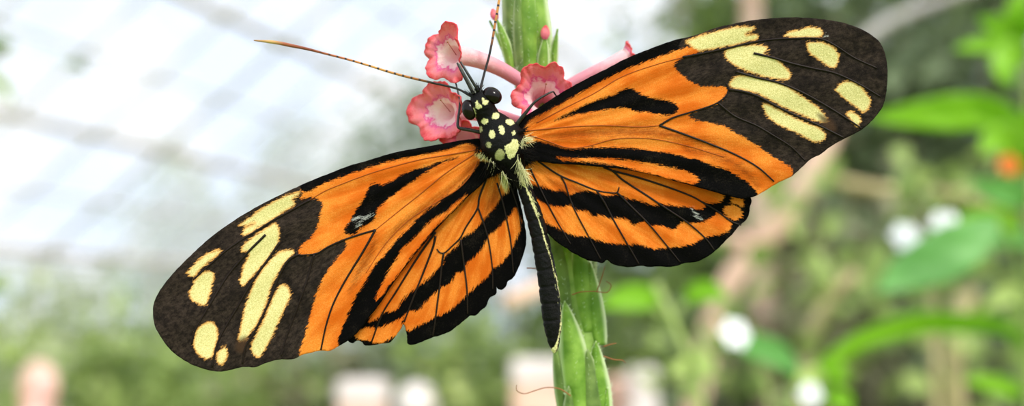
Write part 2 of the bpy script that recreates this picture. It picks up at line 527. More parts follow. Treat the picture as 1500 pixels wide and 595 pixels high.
COSTA_L = [(716, 200), (690, 195), (600, 208), (500, 236), (430, 266), (392, 286), (378, 303), (400, 293), (420, 283), (436, 276.5), (446, 282), (456, 279), (472, 270), (500, 259.5), (530, 249.5), (560, 239.5),
           (590, 232.5), (620, 227), (652, 220.5), (676, 213), (690, 211), (700, 218), (712, 216)]
CELL_L = [(672, 230), (656, 232.5), (628, 243), (608, 248), (588, 256), (576, 264), (560, 270), (544, 270), (538, 280), (530, 296), (520, 309), (514, 322), (504.5, 336), (508, 343),
          (518, 343), (530, 334), (548, 322), (552, 308), (558, 301), (574, 288), (590, 276), (604, 266), (624, 252.5), (648, 239.5), (668, 232.5)]
BAND_L = [(736, 222), (712, 230), (703, 236), (694, 250), (680, 265), (666, 280), (652, 288), (638, 300), (628, 306), (612, 320), (600, 334), (584, 348), (570, 366), (556, 381), (544, 397), (530, 421), (518, 440),
          (510, 460), (502, 478), (498, 490), (495, 500), (500, 512), (530, 500), (560, 460), (620, 372), (680, 306), (720, 270), (736, 240)]
STRIP_L = [(684, 285), (672, 294), (652, 311), (632, 323), (608, 348), (590, 364), (580, 380), (568, 400), (556, 424), (550, 440), (560, 432), (570, 418), (584, 401), (600, 379), (618, 357), (634, 336.5), (650, 321), (670, 302)]
CREAM_L = [
    [(440, 281), (428, 283.5), (414, 288.5), (396, 297.5), (378, 309), (362, 320), (350, 330), (358, 331.5), (374, 326), (362, 332.5), (355, 339), (356, 346), (366, 342), (380, 334), (400, 321.5), (420, 308.5), (433, 299), (429, 292), (437, 287)],
    [(403, 326), (394, 331), (380, 340), (366, 350), (356, 359), (353, 368), (362, 369), (364, 374), (357, 388), (353, 404), (350, 414), (357, 419), (364, 412), (375, 400), (387, 386), (399, 370), (407, 358), (410, 344), (408, 333)],
    [(432, 368), (425, 365), (411, 368), (399, 377), (387, 391), (375, 409), (367, 426), (360, 444), (354, 470), (351, 486), (349, 500), (355, 502), (367, 489), (380, 469), (388, 452), (394, 434), (398, 420), (406, 404), (416, 388), (428, 375)],
    [(413, 416), (423, 422), (426, 435), (423, 441), (417, 453), (409, 471), (399, 494), (391, 508), (381, 523), (373, 522), (367, 514), (368, 504), (376, 488), (386, 468), (394, 448), (402, 430)],
    [(325, 366), (311, 368), (295, 377), (279, 392), (274, 400), (283, 407), (291, 398), (307, 384), (320, 373)],
    [(311, 397), (314, 404), (311, 418), (307, 434), (301, 447), (291, 446), (279, 438), (277, 429), (282, 416), (293, 402), (303, 397)],
    [(311, 472), (317, 478), (319, 494), (315, 510), (311, 523), (305, 527), (293, 522), (284, 510), (284, 496), (289, 481), (299, 474)],
    [(331, 508), (334, 516), (331, 528), (325, 535), (317, 530), (318, 518), (323, 511)],
    [(694, 226), (704, 223), (714, 228), (716, 237), (704, 234)],
]
BROWN_L = [[(676, 218), (700, 208), (712, 212), (694, 222)],
           [(696, 232), (676, 256), (650, 280), (612, 306), (576, 336), (556, 372), (580, 344), (616, 316), (654, 288), (684, 260), (700, 240)],
           [(552, 342), (540, 364), (520, 400), (512, 430), (528, 408), (548, 374)]]
TAIL_L = [[(349, 496), (362, 492), (364, 504), (354, 518), (344, 512)]]
VEIN_L = [
    ([(696, 220), (650, 228), (620, 233), (580, 243), (540, 255), (500, 270), (476, 280), (454, 293)], .8, False),
    ([(454, 293), (441, 300), (428, 307.5), (400, 323), (376, 338), (350, 354), (329, 369), (305, 390), (283, 410)], 1.1, True),
    ([(694, 226), (650, 256), (616, 284), (586, 308), (550, 337)], .9, False),
    ([(550, 337), (526, 344), (500, 353), (480, 362), (465, 371), (450, 373.5), (436, 373), (432, 368)], 1.0, True),
    ([(550, 337), (530, 372), (515, 396), (502, 418), (488, 446), (478, 476), (470, 513)], 1.1, True),
    ([(460, 373), (451, 406), (441, 436), (427, 474), (415, 508), (412, 522)], 1.0, True),
    ([(436, 373), (423, 381), (411, 400), (397, 436), (388, 456), (375, 482), (361, 506), (355, 533)], 1.3, True),
    ([(410, 355), (393, 380), (375, 404), (359, 430), (345, 455), (331, 478), (319, 502), (311, 538)], 1.2, True),
    ([(389, 344), (361, 372), (335, 402), (309, 444), (297, 464), (286, 484), (281, 504)], 1.2, True),
    ([(700, 236), (690, 256), (672, 276), (640, 296), (600, 322), (566, 356), (536, 400)], .7, False),
]
make_wing('forewing', LFW, -1, False, [COSTA_L, CELL_L, BAND_L], [APEX_L], CREAM_L, [STRIP_L], BROWN_L, TAIL_L, VEIN_L, scuff=[[(513, 326), (524, 317), (536, 318), (546, 312), (538, 321), (526, 322)], [(521, 332), (530, 322), (526, 332)]])

# --- right hindwing: black ground with orange fields
RHW = [(750, 222), (764, 216), (800, 222), (860, 230), (950, 240), (1040, 262), (1086, 276), (1100, 289), (1098.5, 306), (1094, 321), (1083, 331), (1074, 342), (1066, 350), (1051, 365), (1036, 376), (1020, 383.5),
       (1001, 386), (992, 389.5), (980, 391.5), (966, 390), (952, 391.5), (938, 389.5), (924, 391.5), (912, 390.5), (898, 387.5), (889, 381.5), (884, 385), (870, 383), (858, 380.5), (848, 375), (838, 370), (830, 364), (818, 357), (810, 350), (796, 334), (788, 321), (780, 304),
       (772, 284), (764, 264), (756, 244)]
HWP1_R = [(770, 246), (790, 235), (806, 235), (882, 240), (940, 248), (1020, 269), (1058, 282), (1061, 290), (1052, 298), (1040, 297.5), (1029, 296.5), (1033, 302), (1025, 307), (1008, 303), (990, 302), (968, 299), (958, 301), (940, 295), (922, 291),
          (906, 285), (890, 287), (874, 283), (862, 279.5), (846, 281), (834, 286), (826, 279), (812, 279), (790, 272), (772, 267)]
HWP2_R = [(771, 281), (784, 290), (798, 299), (808, 302), (824, 303), (836, 302), (844, 308), (860, 310), (870, 317), (878, 315), (894, 321), (906, 320), (918, 322), (928, 329), (942, 325), (954, 330), (970, 331),
          (987, 337), (998, 326), (1014, 327), (1036, 323), (1047, 316), (1050, 311), (1056, 314), (1064, 320), (1071, 328), (1068, 339), (1052, 344), (1036, 347), (1026, 352), (1010, 359), (990, 362), (976, 363),
          (956, 364), (940, 359), (916, 358), (890, 356), (874, 352), (862, 347), (842, 345), (830, 341), (816, 334), (800, 326), (788, 317), (779, 302)]
HWS_R = [[(1070, 292), (1075, 289.5), (1087, 291.5), (1089, 303), (1081, 301.5), (1071, 297)], [(1060, 308.5), (1070, 300.5), (1085, 307), (1088, 316), (1079, 322.5), (1072, 321.5)]]
HWV_R = [
    ([(788, 236), (818, 256), (846, 268), (874, 279), (890, 282), (904, 282), (907, 274)], 1.0, True),
    ([(822, 259), (828, 270), (833, 286), (842, 308), (862, 346), (880, 380)], .9, True),
    ([(874, 279), (886, 298), (898, 321), (918, 356), (936, 387)], 1.0, True),
    ([(904, 282), (924, 302), (950, 328), (980, 364), (996, 384)], 1.0, True),
    ([(884, 245), (898, 251), (910, 262), (950, 288), (966, 299), (986, 312), (1008, 327), (1034, 350), (1046, 366)], 1.1, True),
    ([(898, 250.5), (920, 256), (960, 268), (1014, 288), (1030, 297), (1050, 309), (1072, 325), (1086, 330)], 1.1, True),
    ([(776, 246), (784, 262), (790, 274), (804, 302), (818, 328), (836, 358)], .9, True),
    ([(768, 250), (774, 274), (782, 294), (790, 314)], .8, True),
]
make_wing('hindwing', RHW, 1, True, [[(740, 200), (1120, 200), (1120, 420), (740, 420)]], [], [[(764, 244), (770, 246), (776, 262), (774, 276), (768, 268)]], [HWP1_R, HWP2_R] + HWS_R, [[(800, 262), (830, 270), (860, 276), (850, 282), (820, 276)]], [], HWV_R, scuff=[[(1012, 304), (1018, 310), (1028, 321), (1022, 320), (1015, 312)]])

# --- left hindwing, with the torn notch
LHW = [(722, 228), (740, 236), (750, 256), (758, 280), (764, 305), (769, 330), (771, 345), (770, 360), (762, 387), (756, 400), (751, 408), (744, 412), (741, 420), (735, 425), (729, 423), (727, 418.5), (726.5, 431), (717, 437), (712, 449), (704, 455), (697, 462), (688, 463), (683, 467), (672, 476), (662, 484),
       (652, 489), (636, 494), (620, 500), (607, 505), (597, 504), (596, 492), (593.5, 480), (590.5, 475), (587, 482), (580, 492), (571, 502), (558, 503.5), (546, 506), (534, 506), (531, 502), (523, 499), (517, 503), (510, 499), (520, 478), (545, 438), (600, 360), (660, 292), (700, 252)]
HWP1_L = [(714, 263), (726, 258), (737, 254), (745, 272), (732, 292), (722, 307), (712, 318), (692, 340), (676, 349), (670, 360), (652, 376), (648, 386), (636, 400), (618, 416), (604, 426), (588, 442), (578, 456), (562, 458), (548, 470),
          (540, 472), (546, 455), (560, 432), (578, 404), (602, 372), (630, 338), (648, 320), (670, 299), (688, 280), (700, 272)]
HWP2_L = [(750, 312), (740, 324), (728, 336), (716, 346), (708, 362), (698, 374), (684, 386), (678, 398), (668, 401), (660, 415), (646, 422), (624, 442), (614, 454), (596, 458), (590, 465), (570, 474), (556, 480), (546, 480), (532, 480), (520, 493),
          (524, 497), (542, 500), (554, 503), (564, 500), (578, 493), (586, 488), (590, 470), (594, 482), (599, 485), (608, 480), (620, 474), (640, 464), (660, 454), (672, 444), (686, 430), (702, 416), (714, 406), (720, 396), (736, 384), (748, 368), (756, 350), (762, 338), (762, 320), (755, 304)]
HWV_L = [
    ([(712, 264), (702, 290), (700, 304), (682, 334), (674, 349), (662, 361), (650, 371), (644, 370), (640, 365)], 1.0, True),
    ([(700, 304), (706, 320), (714, 346), (721, 390), (722, 424)], .9, True),
    ([(638, 340), (614, 374), (596, 402), (580, 428), (560, 460), (544, 502)], 1.1, True),
    ([(638, 346), (635, 360), (620, 400), (608, 430), (598, 456), (592, 472)], 1.1, True),
    ([(650, 371), (648, 382), (644, 420), (640, 450), (637, 474), (634, 492)], 1.0, True),
    ([(675, 351), (680, 390), (684, 424), (685, 460)], 1.0, True),
    ([(728, 268), (736, 294), (741, 316), (748, 352), (752, 400)], .9, True),
    ([(744, 262), (752, 284), (760, 310), (764, 340)], .8, True),
]
make_wing('hindwing', LHW, -1, True, [[(480, 200), (790, 200), (790, 520), (480, 520)]], [], [[(731, 256), (739, 254), (746, 270), (742, 284), (735, 274)]], [HWP1_L, HWP2_L], [[(724, 272), (738, 284), (724, 302), (708, 314), (714, 296)]], [], HWV_L,
          label='hindwing with a torn notch in its edge')

# --- body: one continuous loft
ST = np.array([(693, 131, 2), (696, 135, 8), (701, 143, 14), (706, 153, 17.5), (710.5, 163, 17), (715.5, 172, 17.5), (722, 182, 23), (728, 192, 29), (734, 203, 33), (740, 216, 33), (746, 230, 27), (752, 243, 19),
               (758, 255, 13), (764, 267, 10.5), (773, 288, 11), (783, 318, 12.5), (791, 350, 13.2), (798, 385, 14), (803, 415, 14.6), (807, 450, 14.6), (809.5, 478, 13.2), (811, 497, 9.5), (812, 508, 6.5), (812, 515, 3.5), (812, 518, .8)], float)
S = catmull(ST, 1.3)
T = np.gradient(S[:, :2], axis=0); T /= np.linalg.norm(T, axis=1)[:, None]
Np = np.stack([-T[:, 1], T[:, 0]], 1)
seglen = np.concatenate([[0], np.cumsum(np.linalg.norm(np.diff(S[:, :2], axis=0), axis=1))])
NB = 44
Vb, Pb, face_cam = [], [], []
for i, (x, y, r) in enumerate(S):
    seg = 1.0
    if y > 262:
        ph = ((seglen[i]) % 25.0) / 25.0
        seg = 1.0 - .085 * math.exp(-((ph - .5) / .09) ** 2)
    ax_d = D0 + 0.0006 + (0.0002 if y > 250 else 0.0) - .0012 * math.exp(-((y - 150) / 26.0) ** 2)
    for k in range(NB):
        a = 2 * math.pi * k / NB
        q = r * seg
        off = Np[i] * math.cos(a) * q
        dz = -math.sin(a) * q * .00008 * (.92 if y > 250 else 1.0)
        Pb.append((x + off[0], y + off[1])); face_cam.append(math.sin(a) > -.15)
        Vb.append((x + off[0], y + off[1], ax_d + dz))
Vb = np.array(Vb)
Wb = at(Vb[:, 0], Vb[:, 1], Vb[:, 2])
nz = np.array([mnoise.noise((v[0] * .22, v[1] * .22, v[2] * 2600)) for v in Vb])
cen = np.repeat(at(S[:, 0], S[:, 1], D0 + .0006), NB, axis=0)
dirv = Wb - cen; dirv /= np.linalg.norm(dirv, axis=1)[:, None] + 1e-9
Wb = Wb + dirv * (nz * .00007)[:, None]
Fb = []
for i in range(len(S) - 1):
    for k in range(NB):
        Fb.append((i * NB + k, (i + 1) * NB + k, (i + 1) * NB + (k + 1) % NB, i * NB + (k + 1) % NB))
Fb.append(tuple(range(NB))); Fb.append(tuple((len(S) - 1) * NB + k for k in range(NB - 1, -1, -1)))
me = pymesh('body', Wb, Fb)
bm = bmesh.new(); bm.from_mesh(me); bmesh.ops.recalc_face_normals(bm, faces=bm.faces); bm.to_mesh(me); bm.free()
Pb = np.array(Pb); fc = np.array(face_cam)


def blob(x, y, rx, ry, rot=0, n=12):
    c, s = math.cos(R(rot)), math.sin(R(rot))
    return [(x + c * rx * math.cos(t) - s * ry * math.sin(t), y + s * rx * math.cos(t) + c * ry * math.sin(t)) for t in np.linspace(0, 2 * math.pi, n, endpoint=False)]


spots = [blob(701, 156, 4.5, 4, 0), blob(698.5, 151, 2, 4, 10), blob(711, 150, 4.2, 4.2, 0), blob(708, 146, 2, 3, -20), blob(726, 170, 5.8, 5, -30), blob(710, 178, 5.6, 4.4, -15), blob(747, 179, 6.6, 4.2, 15),
         blob(720.5, 197, 4.4, 6.8, -5), blob(735, 190.5, 4.2, 7.6, -15), blob(752.5, 195, 2.6, 4, 0),
         [(740, 214), (748, 209), (753, 203), (758, 206), (760, 214), (757, 222), (753, 230), (746, 233), (742, 226)],
         [(693, 158), (695.5, 160), (697, 172), (695, 178), (692, 170)], [(722, 146), (728, 149), (733, 156), (732, 164), (727, 156)],
         [(757, 250), (763, 256), (770, 274), (766, 273)], [(768, 270), (779, 290), (790, 322), (799, 350), (807, 378), (812, 400), (808, 384), (797.5, 352), (788, 322), (776, 292)],
         [(811, 398), (817.5, 412), (822.5, 440), (823.5, 470), (818, 500), (812, 518), (806, 512), (812, 508), (818.6, 490), (821.6, 468), (820.8, 440), (816, 414)]]
dim = [blob(732, 227, 7, 9, 10), blob(716, 212, 4, 5, 0), blob(703, 190, 4, 5, 20), [(796, 480), (799, 500), (806, 516), (804, 518), (796, 500)]]
sc_ = usdf(Pb, spots); sd_ = usdf(Pb, dim)
attr(me, 's_cream', np.where(fc, sc_, -9)); attr(me, 's_dim', np.where(fc, sd_, -9))
body = link('body', me, M_BODY, bf)
body['label'] = 'black body with cream spots'


def ellipsoid(name, x, y, d, rx, ry, rz, rot, mat, parent, seg=28):
    """solid ellipsoid, radii in photo pixels at the butterfly"""
    V, F = [], []
    c, s = math.cos(R(rot)), math.sin(R(rot))
    ringn = seg // 2
    for i in range(ringn + 1):
        th = math.pi * i / ringn
        for k in range(seg):
            ph = 2 * math.pi * k / seg
            ex, ey, ez = rx * math.sin(th) * math.cos(ph), ry * math.sin(th) * math.sin(ph), rz * math.cos(th)
            V.append((x + c * ex - s * ey, y + s * ex + c * ey, d - ez * .00008))
    V = np.array(V)
    for i in range(ringn):
        for k in range(seg):
            F.append((i * seg + k, (i + 1) * seg + k, (i + 1) * seg + (k + 1) % seg, i * seg + (k + 1) % seg))
    me = pymesh(name, at(V[:, 0], V[:, 1], V[:, 2]), F)
    bm = bmesh.new(); bm.from_mesh(me); bmesh.ops.remove_doubles(bm, verts=bm.verts, dist=1e-7)
    bmesh.ops.recalc_face_normals(bm, faces=bm.faces); bm.to_mesh(me); bm.free()
    me.polygons.foreach_set('use_smooth', [True] * len(me.polygons))
    return link(name, me, mat, parent)


ellipsoid('eye', 721, 140, D0 - .0009, 15, 12, 12, 30, M_EYE, bf)
ellipsoid('eye', 687, 161, D0 - .0007, 10.5, 15.5, 11, -14, M_EYE, bf)


def ptube(name, pts, rad, mat, n=8, parent=bf, step=2.0, t=False):
    """pts: (px, py, depth offset in mm); rad: list of radii in pixels, spread along the path"""
    A = np.array([(p[0], p[1], p[2] * 10) for p in pts], float)
    c = catmull(A, step)
    k = np.interp(np.linspace(0, 1, len(c)), np.linspace(0, 1, len(rad)), rad)
    return tube(name, at(c[:, 0], c[:, 1], D0 + c[:, 2] / 10 * .001), k * .00008, mat, parent, n, t)


ptube('antenna', [(697, 144, -.9), (687, 139.5, -.8), (672, 131, -.5), (632, 121, -.3), (600, 113.5, 0), (572, 106, .2), (540, 96, .4), (511, 87.5, .5), (480, 79.5, .6), (451, 72, .7), (425, 66.5, .8), (405, 62.5, .8), (390, 60.8, .8), (372, 59.3, .8)],
      [1.9, 1.7, 1.7, 1.8, 1.9, 1.8, 1.7, 1.6, 1.6, 1.7, 2.3, 2.9, 2.7, .8], M_ANT, t=True)
ptube('antenna', [(703, 136, -.9), (704.5, 128, -.8), (709, 109, -.5), (716, 84, -.2), (721, 60, .1), (725, 36, .4), (731, 0, .8), (735, -40, 1.2), (738, -90, 1.6), (740, -150, 2.0), (741, -190, 2.2)],
      [1.9, 1.7, 1.7, 1.8, 1.9, 1.8, 1.7, 1.6, 2.4, 2.8, .8], M_ANT, t=True)
for a, b in (((693.5, 138), (669.5, 92)), ((701, 134), (674.5, 90.5))):
    ptube('labial_palp', [(a[0], a[1], -1.0), ((a[0] + b[0]) / 2, (a[1] + b[1]) / 2, -1.3), (b[0], b[1], -1.2)], [2.3, 2.2, 2.0, 1.3], M_LEG)
ptube('proboscis', [(697, 137, -.9), (684, 114, -1.0), (672, 92, -.9)], [1.5, 1.3, 1.0], mat_simple('proboscis_highlight', (186, 180, 172), .4, .4))  # pale colour paints the whitish highlight between the two palps
ptube('leg', [(712, 196, .6), (702, 193.5, .4), (688, 190.5, .2), (672, 187, .1), (670.5, 183, .1), (671, 175, .2), (673, 160, .6), (673.5, 148, .9), (671, 135, 1.2), (666.5, 119, 1.6), (660, 106.5, 2.0)], [3.2, 3.0, 2.8, 2.2, 1.9, 1.6, 1.5, 1.2, .9], M_LEG)
ptube('leg', [(752, 190, .7), (760, 178, .5), (768, 168, .3), (780, 153, .2), (784, 149, .2), (796, 141, .4), (810, 134.5, .8), (813, 138, 1.2), (817, 144, 1.8), (822, 152, 2.6)], [3.0, 3.2, 3.0, 2.2, 1.9, 1.7, 1.3, 1.1, .9], M_LEG)


def tuft(name, seeds, mat, label=None):
    mb = MB()
    for (x0, y0, x1, y1, spread, n, L) in seeds:
        for _ in range(n):
            u = random.random()
            bx, by = x0 + (x1 - x0) * u + random.gauss(0, 1.2), y0 + (y1 - y0) * u + random.gauss(0, 1.2)
            an = math.atan2(spread[1], spread[0]) + random.gauss(0, .32)
            ln = L * random.uniform(.55, 1.15)
            cv = random.uniform(-.35, .35)
            pts = [(bx + ln * t * math.cos(an + cv * t), by + ln * t * math.sin(an + cv * t)) for t in np.linspace(0, 1, 5)]
            zz = random.uniform(-1.6, -.4)
            A = np.array(pts)
            dd = D0 + .001 * (zz + np.linspace(0, 1, 5) * random.uniform(.2, .9))
            Vt, Ft = tube_arrays(at(A[:, 0], A[:, 1], dd), np.array([.42, .42, .36, .26, .1]) * .00008, 4, False)
            mb.add(Vt, Ft)
    o = mb.build(name, mat, bf, True)
    if label: o['label'] = label
    return o


tuft('hair_tuft', [(757, 212, 766, 204, (.5, .9), 36, 15), (758, 226, 764, 250, (.1, 1), 46, 26), (765, 246, 770, 262, (.45, 1), 26, 20), (766, 204, 772, 201, (1, .3), 16, 16), (768, 262, 790, 318, (.35, 1), 24, 7), (808, 380, 822, 470, (.25, 1), 14, 4)], M_HAIR_C, 'cream hairs')
tuft('hair_tuft', [(704, 224, 714, 230, (-.2, .9), 14, 12), (716, 232, 726, 238, (.1, 1), 8, 20), (734, 250, 741, 258, (.25, 1), 12, 20)], M_HAIR_C, 'cream hairs')
tuft('hair_tuft', [(712, 238, 742, 244, (.15, 1), 70, 26), (700, 212, 714, 226, (-.7, .7), 46, 14), (756, 196, 768, 190, (.8, -.1), 40, 12), (764, 218, 770, 236, (1, .35), 60, 22), (740, 246, 756, 262, (.3, 1), 50, 24)], M_HAIR_B, 'black hairs')
tuft('hair_tuft', [(688, 140, 696, 134, (-.6, -.8), 26, 11), (698, 132, 704, 130, (.1, -1), 24, 10)], M_HAIR_B, 'black hairs')

# ------------------------------------------------------------------ flower spike
DS = D0 + 0.0105                # stem axis runs about a centimetre behind the wings
spike_base = at(905, 900, DS + .004)
plant = empty('flower_spike', (spike_base[0], spike_base[1], 0))
tag(plant, 'green bracted flower spike with pink tubular flowers, directly behind the butterfly', 'flower')
axis_px = [(757, -90), (764, -30), (770, 20), (778, 70), (788, 120), (800, 190), (812, 260), (824, 330), (836, 400), (848, 470), (857, 530), (864, 600), (878, 720), (900, 900)]
AXC = catmull(axis_px, 6)
rad_px = np.interp(AXC[:, 1], [-90, 0, 80, 130, 200, 300, 400, 500, 600, 900], [13, 19, 17, 15, 17, 20, 24, 23, 23, 20])
A3 = at(AXC[:, 0], AXC[:, 1], DS)
low = np.linspace(A3[-1], np.array([A3[-1][0] + .01, A3[-1][1] + .03, 0.0]), 40)[1:]
path = np.vstack([A3, low])
rr = np.concatenate([rad_px * .00008 * DS / D0, np.linspace(.0018, .003, 39)])
tube('stem', path, rr, M_STEM, plant, 20)


def bract(x0, y0, x1, y1, W, off, mat=None, bow=0.0, lift=7.0):
    """a keeled pointed scale from its base (x0,y0) to its tip (x1,y1) in photo pixels; off = millimetres in front of the stem axis"""
    V, F, E = [], [], []
    nu, nv = 22, 11
    L = math.hypot(x1 - x0, y1 - y0)
    c, s = (x1 - x0) / L, (y1 - y0) / L
    for i in range(nu + 1):
        u = i / nu
        w = W * (math.sin(math.pi * min(1, u * .78 + .22)) ** .85) if u < .999 else .3
        for j in range(nv):
            v = (j / (nv - 1) - .5) * 2
            lx, ly = L * u, w * v * .5 + bow * math.sin(math.pi * u)
            keel = -2.2 * math.exp(-(v / .16) ** 2) * (1 - u * .5)
            dz = -lift * math.sin(min(1, u * 1.15) * math.pi * .6) + w * .42 * v * v + keel - 1.6 * math.exp(-((abs(v) - .92) / .1) ** 2)
            V.append((x0 + c * lx - s * ly, y0 + s * lx + c * ly, DS - off * .001 + dz * .00008)); E.append(max(abs(v), .9 if u > .97 else 0))
    V = np.array(V)
    for i in range(nu):
        for j in range(nv - 1):
            F.append((i * nv + j, i * nv + j + 1, (i + 1) * nv + j + 1, (i + 1) * nv + j))
    me = pymesh('bract', at(V[:, 0], V[:, 1], V[:, 2]), F); attr(me, 'edge', E)
    o = link('bract', me, mat or M_BRACT, plant)
    md = o.modifiers.new('thickness', 'SOLIDIFY'); md.thickness = .00022; md.offset = 0
    hb = MB()
    W3 = at(V[:, 0], V[:, 1], V[:, 2])
    for _ in range(int(L * .8)):
        i = random.randrange(1, nu); j = random.choice((0, 0, nv - 1, nv - 1, nv // 2))
        p = W3[i * nv + j]
        out = (W3[i * nv + j] - W3[i * nv + nv // 2]); n_ = np.linalg.norm(out)
        out = out / n_ if n_ > 1e-9 else np.zeros(3)
        g = out * .8 + (W3[-1] - W3[0]) / np.linalg.norm(W3[-1] - W3[0]) * .5 + np.array([random.gauss(0, .3), -.5, random.gauss(0, .3)])
        q = p + g * random.uniform(.0002, .00055)
        hb.add(*tube_arrays([p, (p + q) / 2, q], np.array([.3, .25, .12]) * .00008, 4, False))
    hb.build('hair', M_HAIR_W, o, True)
    return o


B_, D_ = M_BRACT, M_BRACT_D
for a in ((849, 612, 827, 441, 46, 2.5, B_, 3), (837, 476, 805, 318, 40, 1.7, D_, 2), (859, 486, 846, 340, 42, 1.9, B_, 0), (877, 506, 864, 384, 33, 1.4, B_, -3), (884, 604, 873, 500, 36, 1.4, B_, -5),
          (829, 612, 812, 505, 25, 1.3, D_, 3), (867, 650, 861, 512, 44, 1.9, D_, 0), (833, 404, 815, 270, 40, 1.6, B_, 0), (861, 404, 839, 280, 36, 1.5, D_, 0), (845, 700, 833, 566, 36, 2.1, D_, 0), (889, 690, 890, 568, 23, 1.0, B_, -4),
          (875, 720, 869, 600, 46, 2.0, B_, 0), (820, 320, 806, 200, 34, 1.5, B_, 0), (846, 330, 826, 210, 32, 1.5, D_, 0), (806, 230, 788, 130, 34, 1.3, B_, 0), (826, 240, 808, 140, 30, 1.3, D_, 0),
          (775, 116, 770, -60, 34, 2.2, B_, 2), (797, 112, 785, -60, 40, 1.6, B_, -5), (762, 112, 741, -60, 42, 1.5, D_, 5), (766, 116, 757, -20, 20, 1.9, D_, 0), (750, 104, 727, 26, 14, 1.4, B_, 2), (746, 100, 717, 30, 5, 1.0, B_, 2),
          (811, 112, 817, 42, 10, .8, B_, -2), (795, 118, 799, 52, 17, 2.1, B_, -1), (786, 40, 772, -110, 40, 1.2, B_, 0), (764, 40, 754, -110, 40, 1.2, D_, 0), (782, 150, 776, 96, 26, 2.0, B_, 0), (768, 140, 762, 92, 22, 1.5, D_, 0)):
    bract(*a)


def flower(pts, r_tube, face, lobes, seed, cup=.45, label=None, ruffle=1.0, style=True):
    """corolla: a curved tube opening into ruffled lobes. pts = (px,py,depth mm offset from D0);
    lobes = (direction in degrees, length in pixels, bend forward) round the mouth"""
    rs = random.Random(seed)
    A = np.array([(p[0], p[1], p[2] * 10) for p in pts], float)
    c = catmull(A, 2.5)
    path = at(c[:, 0], c[:, 1], D0 + c[:, 2] * .0001)
    n_t = len(path)
    u = .00008
    f = np.asarray(face, float); f /= np.linalg.norm(f)
    fw = f @ CR.T                        # face direction given in camera axes (x right, y up, z to the viewer)
    NA = 120
    V, S_, F, rows = [], [], [], []
    Tn = np.gradient(path, axis=0); Tn /= np.linalg.norm(Tn, axis=1)[:, None]
    up = np.array([0.0, 1.0, 0.0]) @ CR.T
    ph = [rs.uniform(0, 6.28) for _ in range(8)]
    angs = np.linspace(0, 2 * math.pi, NA, endpoint=False)
    for i in range(n_t):
        t = i / (n_t - 1)
        Tt = Tn[i] * (1 - t ** 3) + fw * t ** 3; Tt /= np.linalg.norm(Tt)
        N = up - Tt * (up @ Tt); N /= np.linalg.norm(N); B = np.cross(N, Tt)
        r = r_tube * (.72 + .35 * t ** 2) * u
        rows.append([(path[i] + r * (math.cos(a) * B + math.sin(a) * N), .55 * t) for a in angs])
    Tt = fw; N = up - Tt * (up @ Tt); N /= np.linalg.norm(N); B = np.cross(N, Tt)
    Ls = sorted((R(l[0]) % (2 * math.pi), l[1], l[2]) for l in lobes)
    NR = 26

    def prof(a):
        for q in range(len(Ls)):
            a0, l0, b0 = Ls[q]; a1, l1, b1 = Ls[(q + 1) % len(Ls)]
            span = (a1 - a0) % (2 * math.pi); d = (a - a0) % (2 * math.pi)
            if d <= span:
                t = d / span; e = t * t * (3 - 2 * t)
                return (l0 + (l1 - l0) * e) * (1 - .20 * math.sin(math.pi * t) ** 4), b0 + (b1 - b0) * e
        return Ls[0][1], Ls[0][2]
    mean = sum(l[1] for l in Ls) / len(Ls)
    for i in range(1, NR + 1):
        t = i / NR
        row = []
        for a in angs:
            rmax, bend = prof(a)
            rmax *= 1 + .03 * math.sin(7 * a + ph[1]) + .022 * math.sin(12 * a + ph[2]) * math.sin(5 * a + ph[7]) + .012 * math.sin(31 * a + ph[3])
            r = (r_tube * 1.07 + (rmax - r_tube) * t) * u
            fwd = cup * mean * u * math.sin(t * 1.9) * .9 + bend * mean * u * t * t
            fwd += ruffle * mean * u * t * t * (.07 * math.sin(6 * a + ph[4]) + .06 * math.sin(9 * a + ph[5] + t * 3) * math.sin(4 * a + ph[7]) + .025 * math.sin(23 * a + ph[6]))
            row.append((path[-1] + fw * fwd + r * (math.cos(a) * B + math.sin(a) * N), .55 + .45 * t))
        rows.append(row)
    for row in rows:
        for p, s in row: V.append(p); S_.append(s)
    for i in range(len(rows) - 1):
        for k in range(NA):
            F.append((i * NA + k, i * NA + (k + 1) % NA, (i + 1) * NA + (k + 1) % NA, (i + 1) * NA + k))
    me = pymesh('flower', V, F)
    attr(me, 's', S_)
    o = link('flower', me, M_PETAL, plant)
    md = o.modifiers.new('thickness', 'SOLIDIFY'); md.thickness = .00016; md.offset = 0
    if label: o['label'] = label
    kc = max(3, n_t // 5)
    Vc, Fc = tube_arrays(path[:kc], np.linspace(r_tube * .95, r_tube * .86, kc) * u, 14)
    mc = pymesh('calyx', Vc, Fc); attr(mc, 'edge', np.zeros(len(Vc))); link('calyx', mc, M_BRACT, o)
    if not style: return o
    e = path[-1] + fw * mean * .5 * u + (N * .35 + B * .1) * mean * u
    stl = np.linspace(path[-3], e, 8)
    tube('style', stl, np.linspace(.7, .5, 8) * u, M_STYLE, o, 6)
    tip = np.linspace(e, e + (e - path[-3]) * .07, 4)
    tube('stigma', tip, np.array([.6, 1.3, 1.3, .5]) * u, M_DRY, o, 8)
    return o


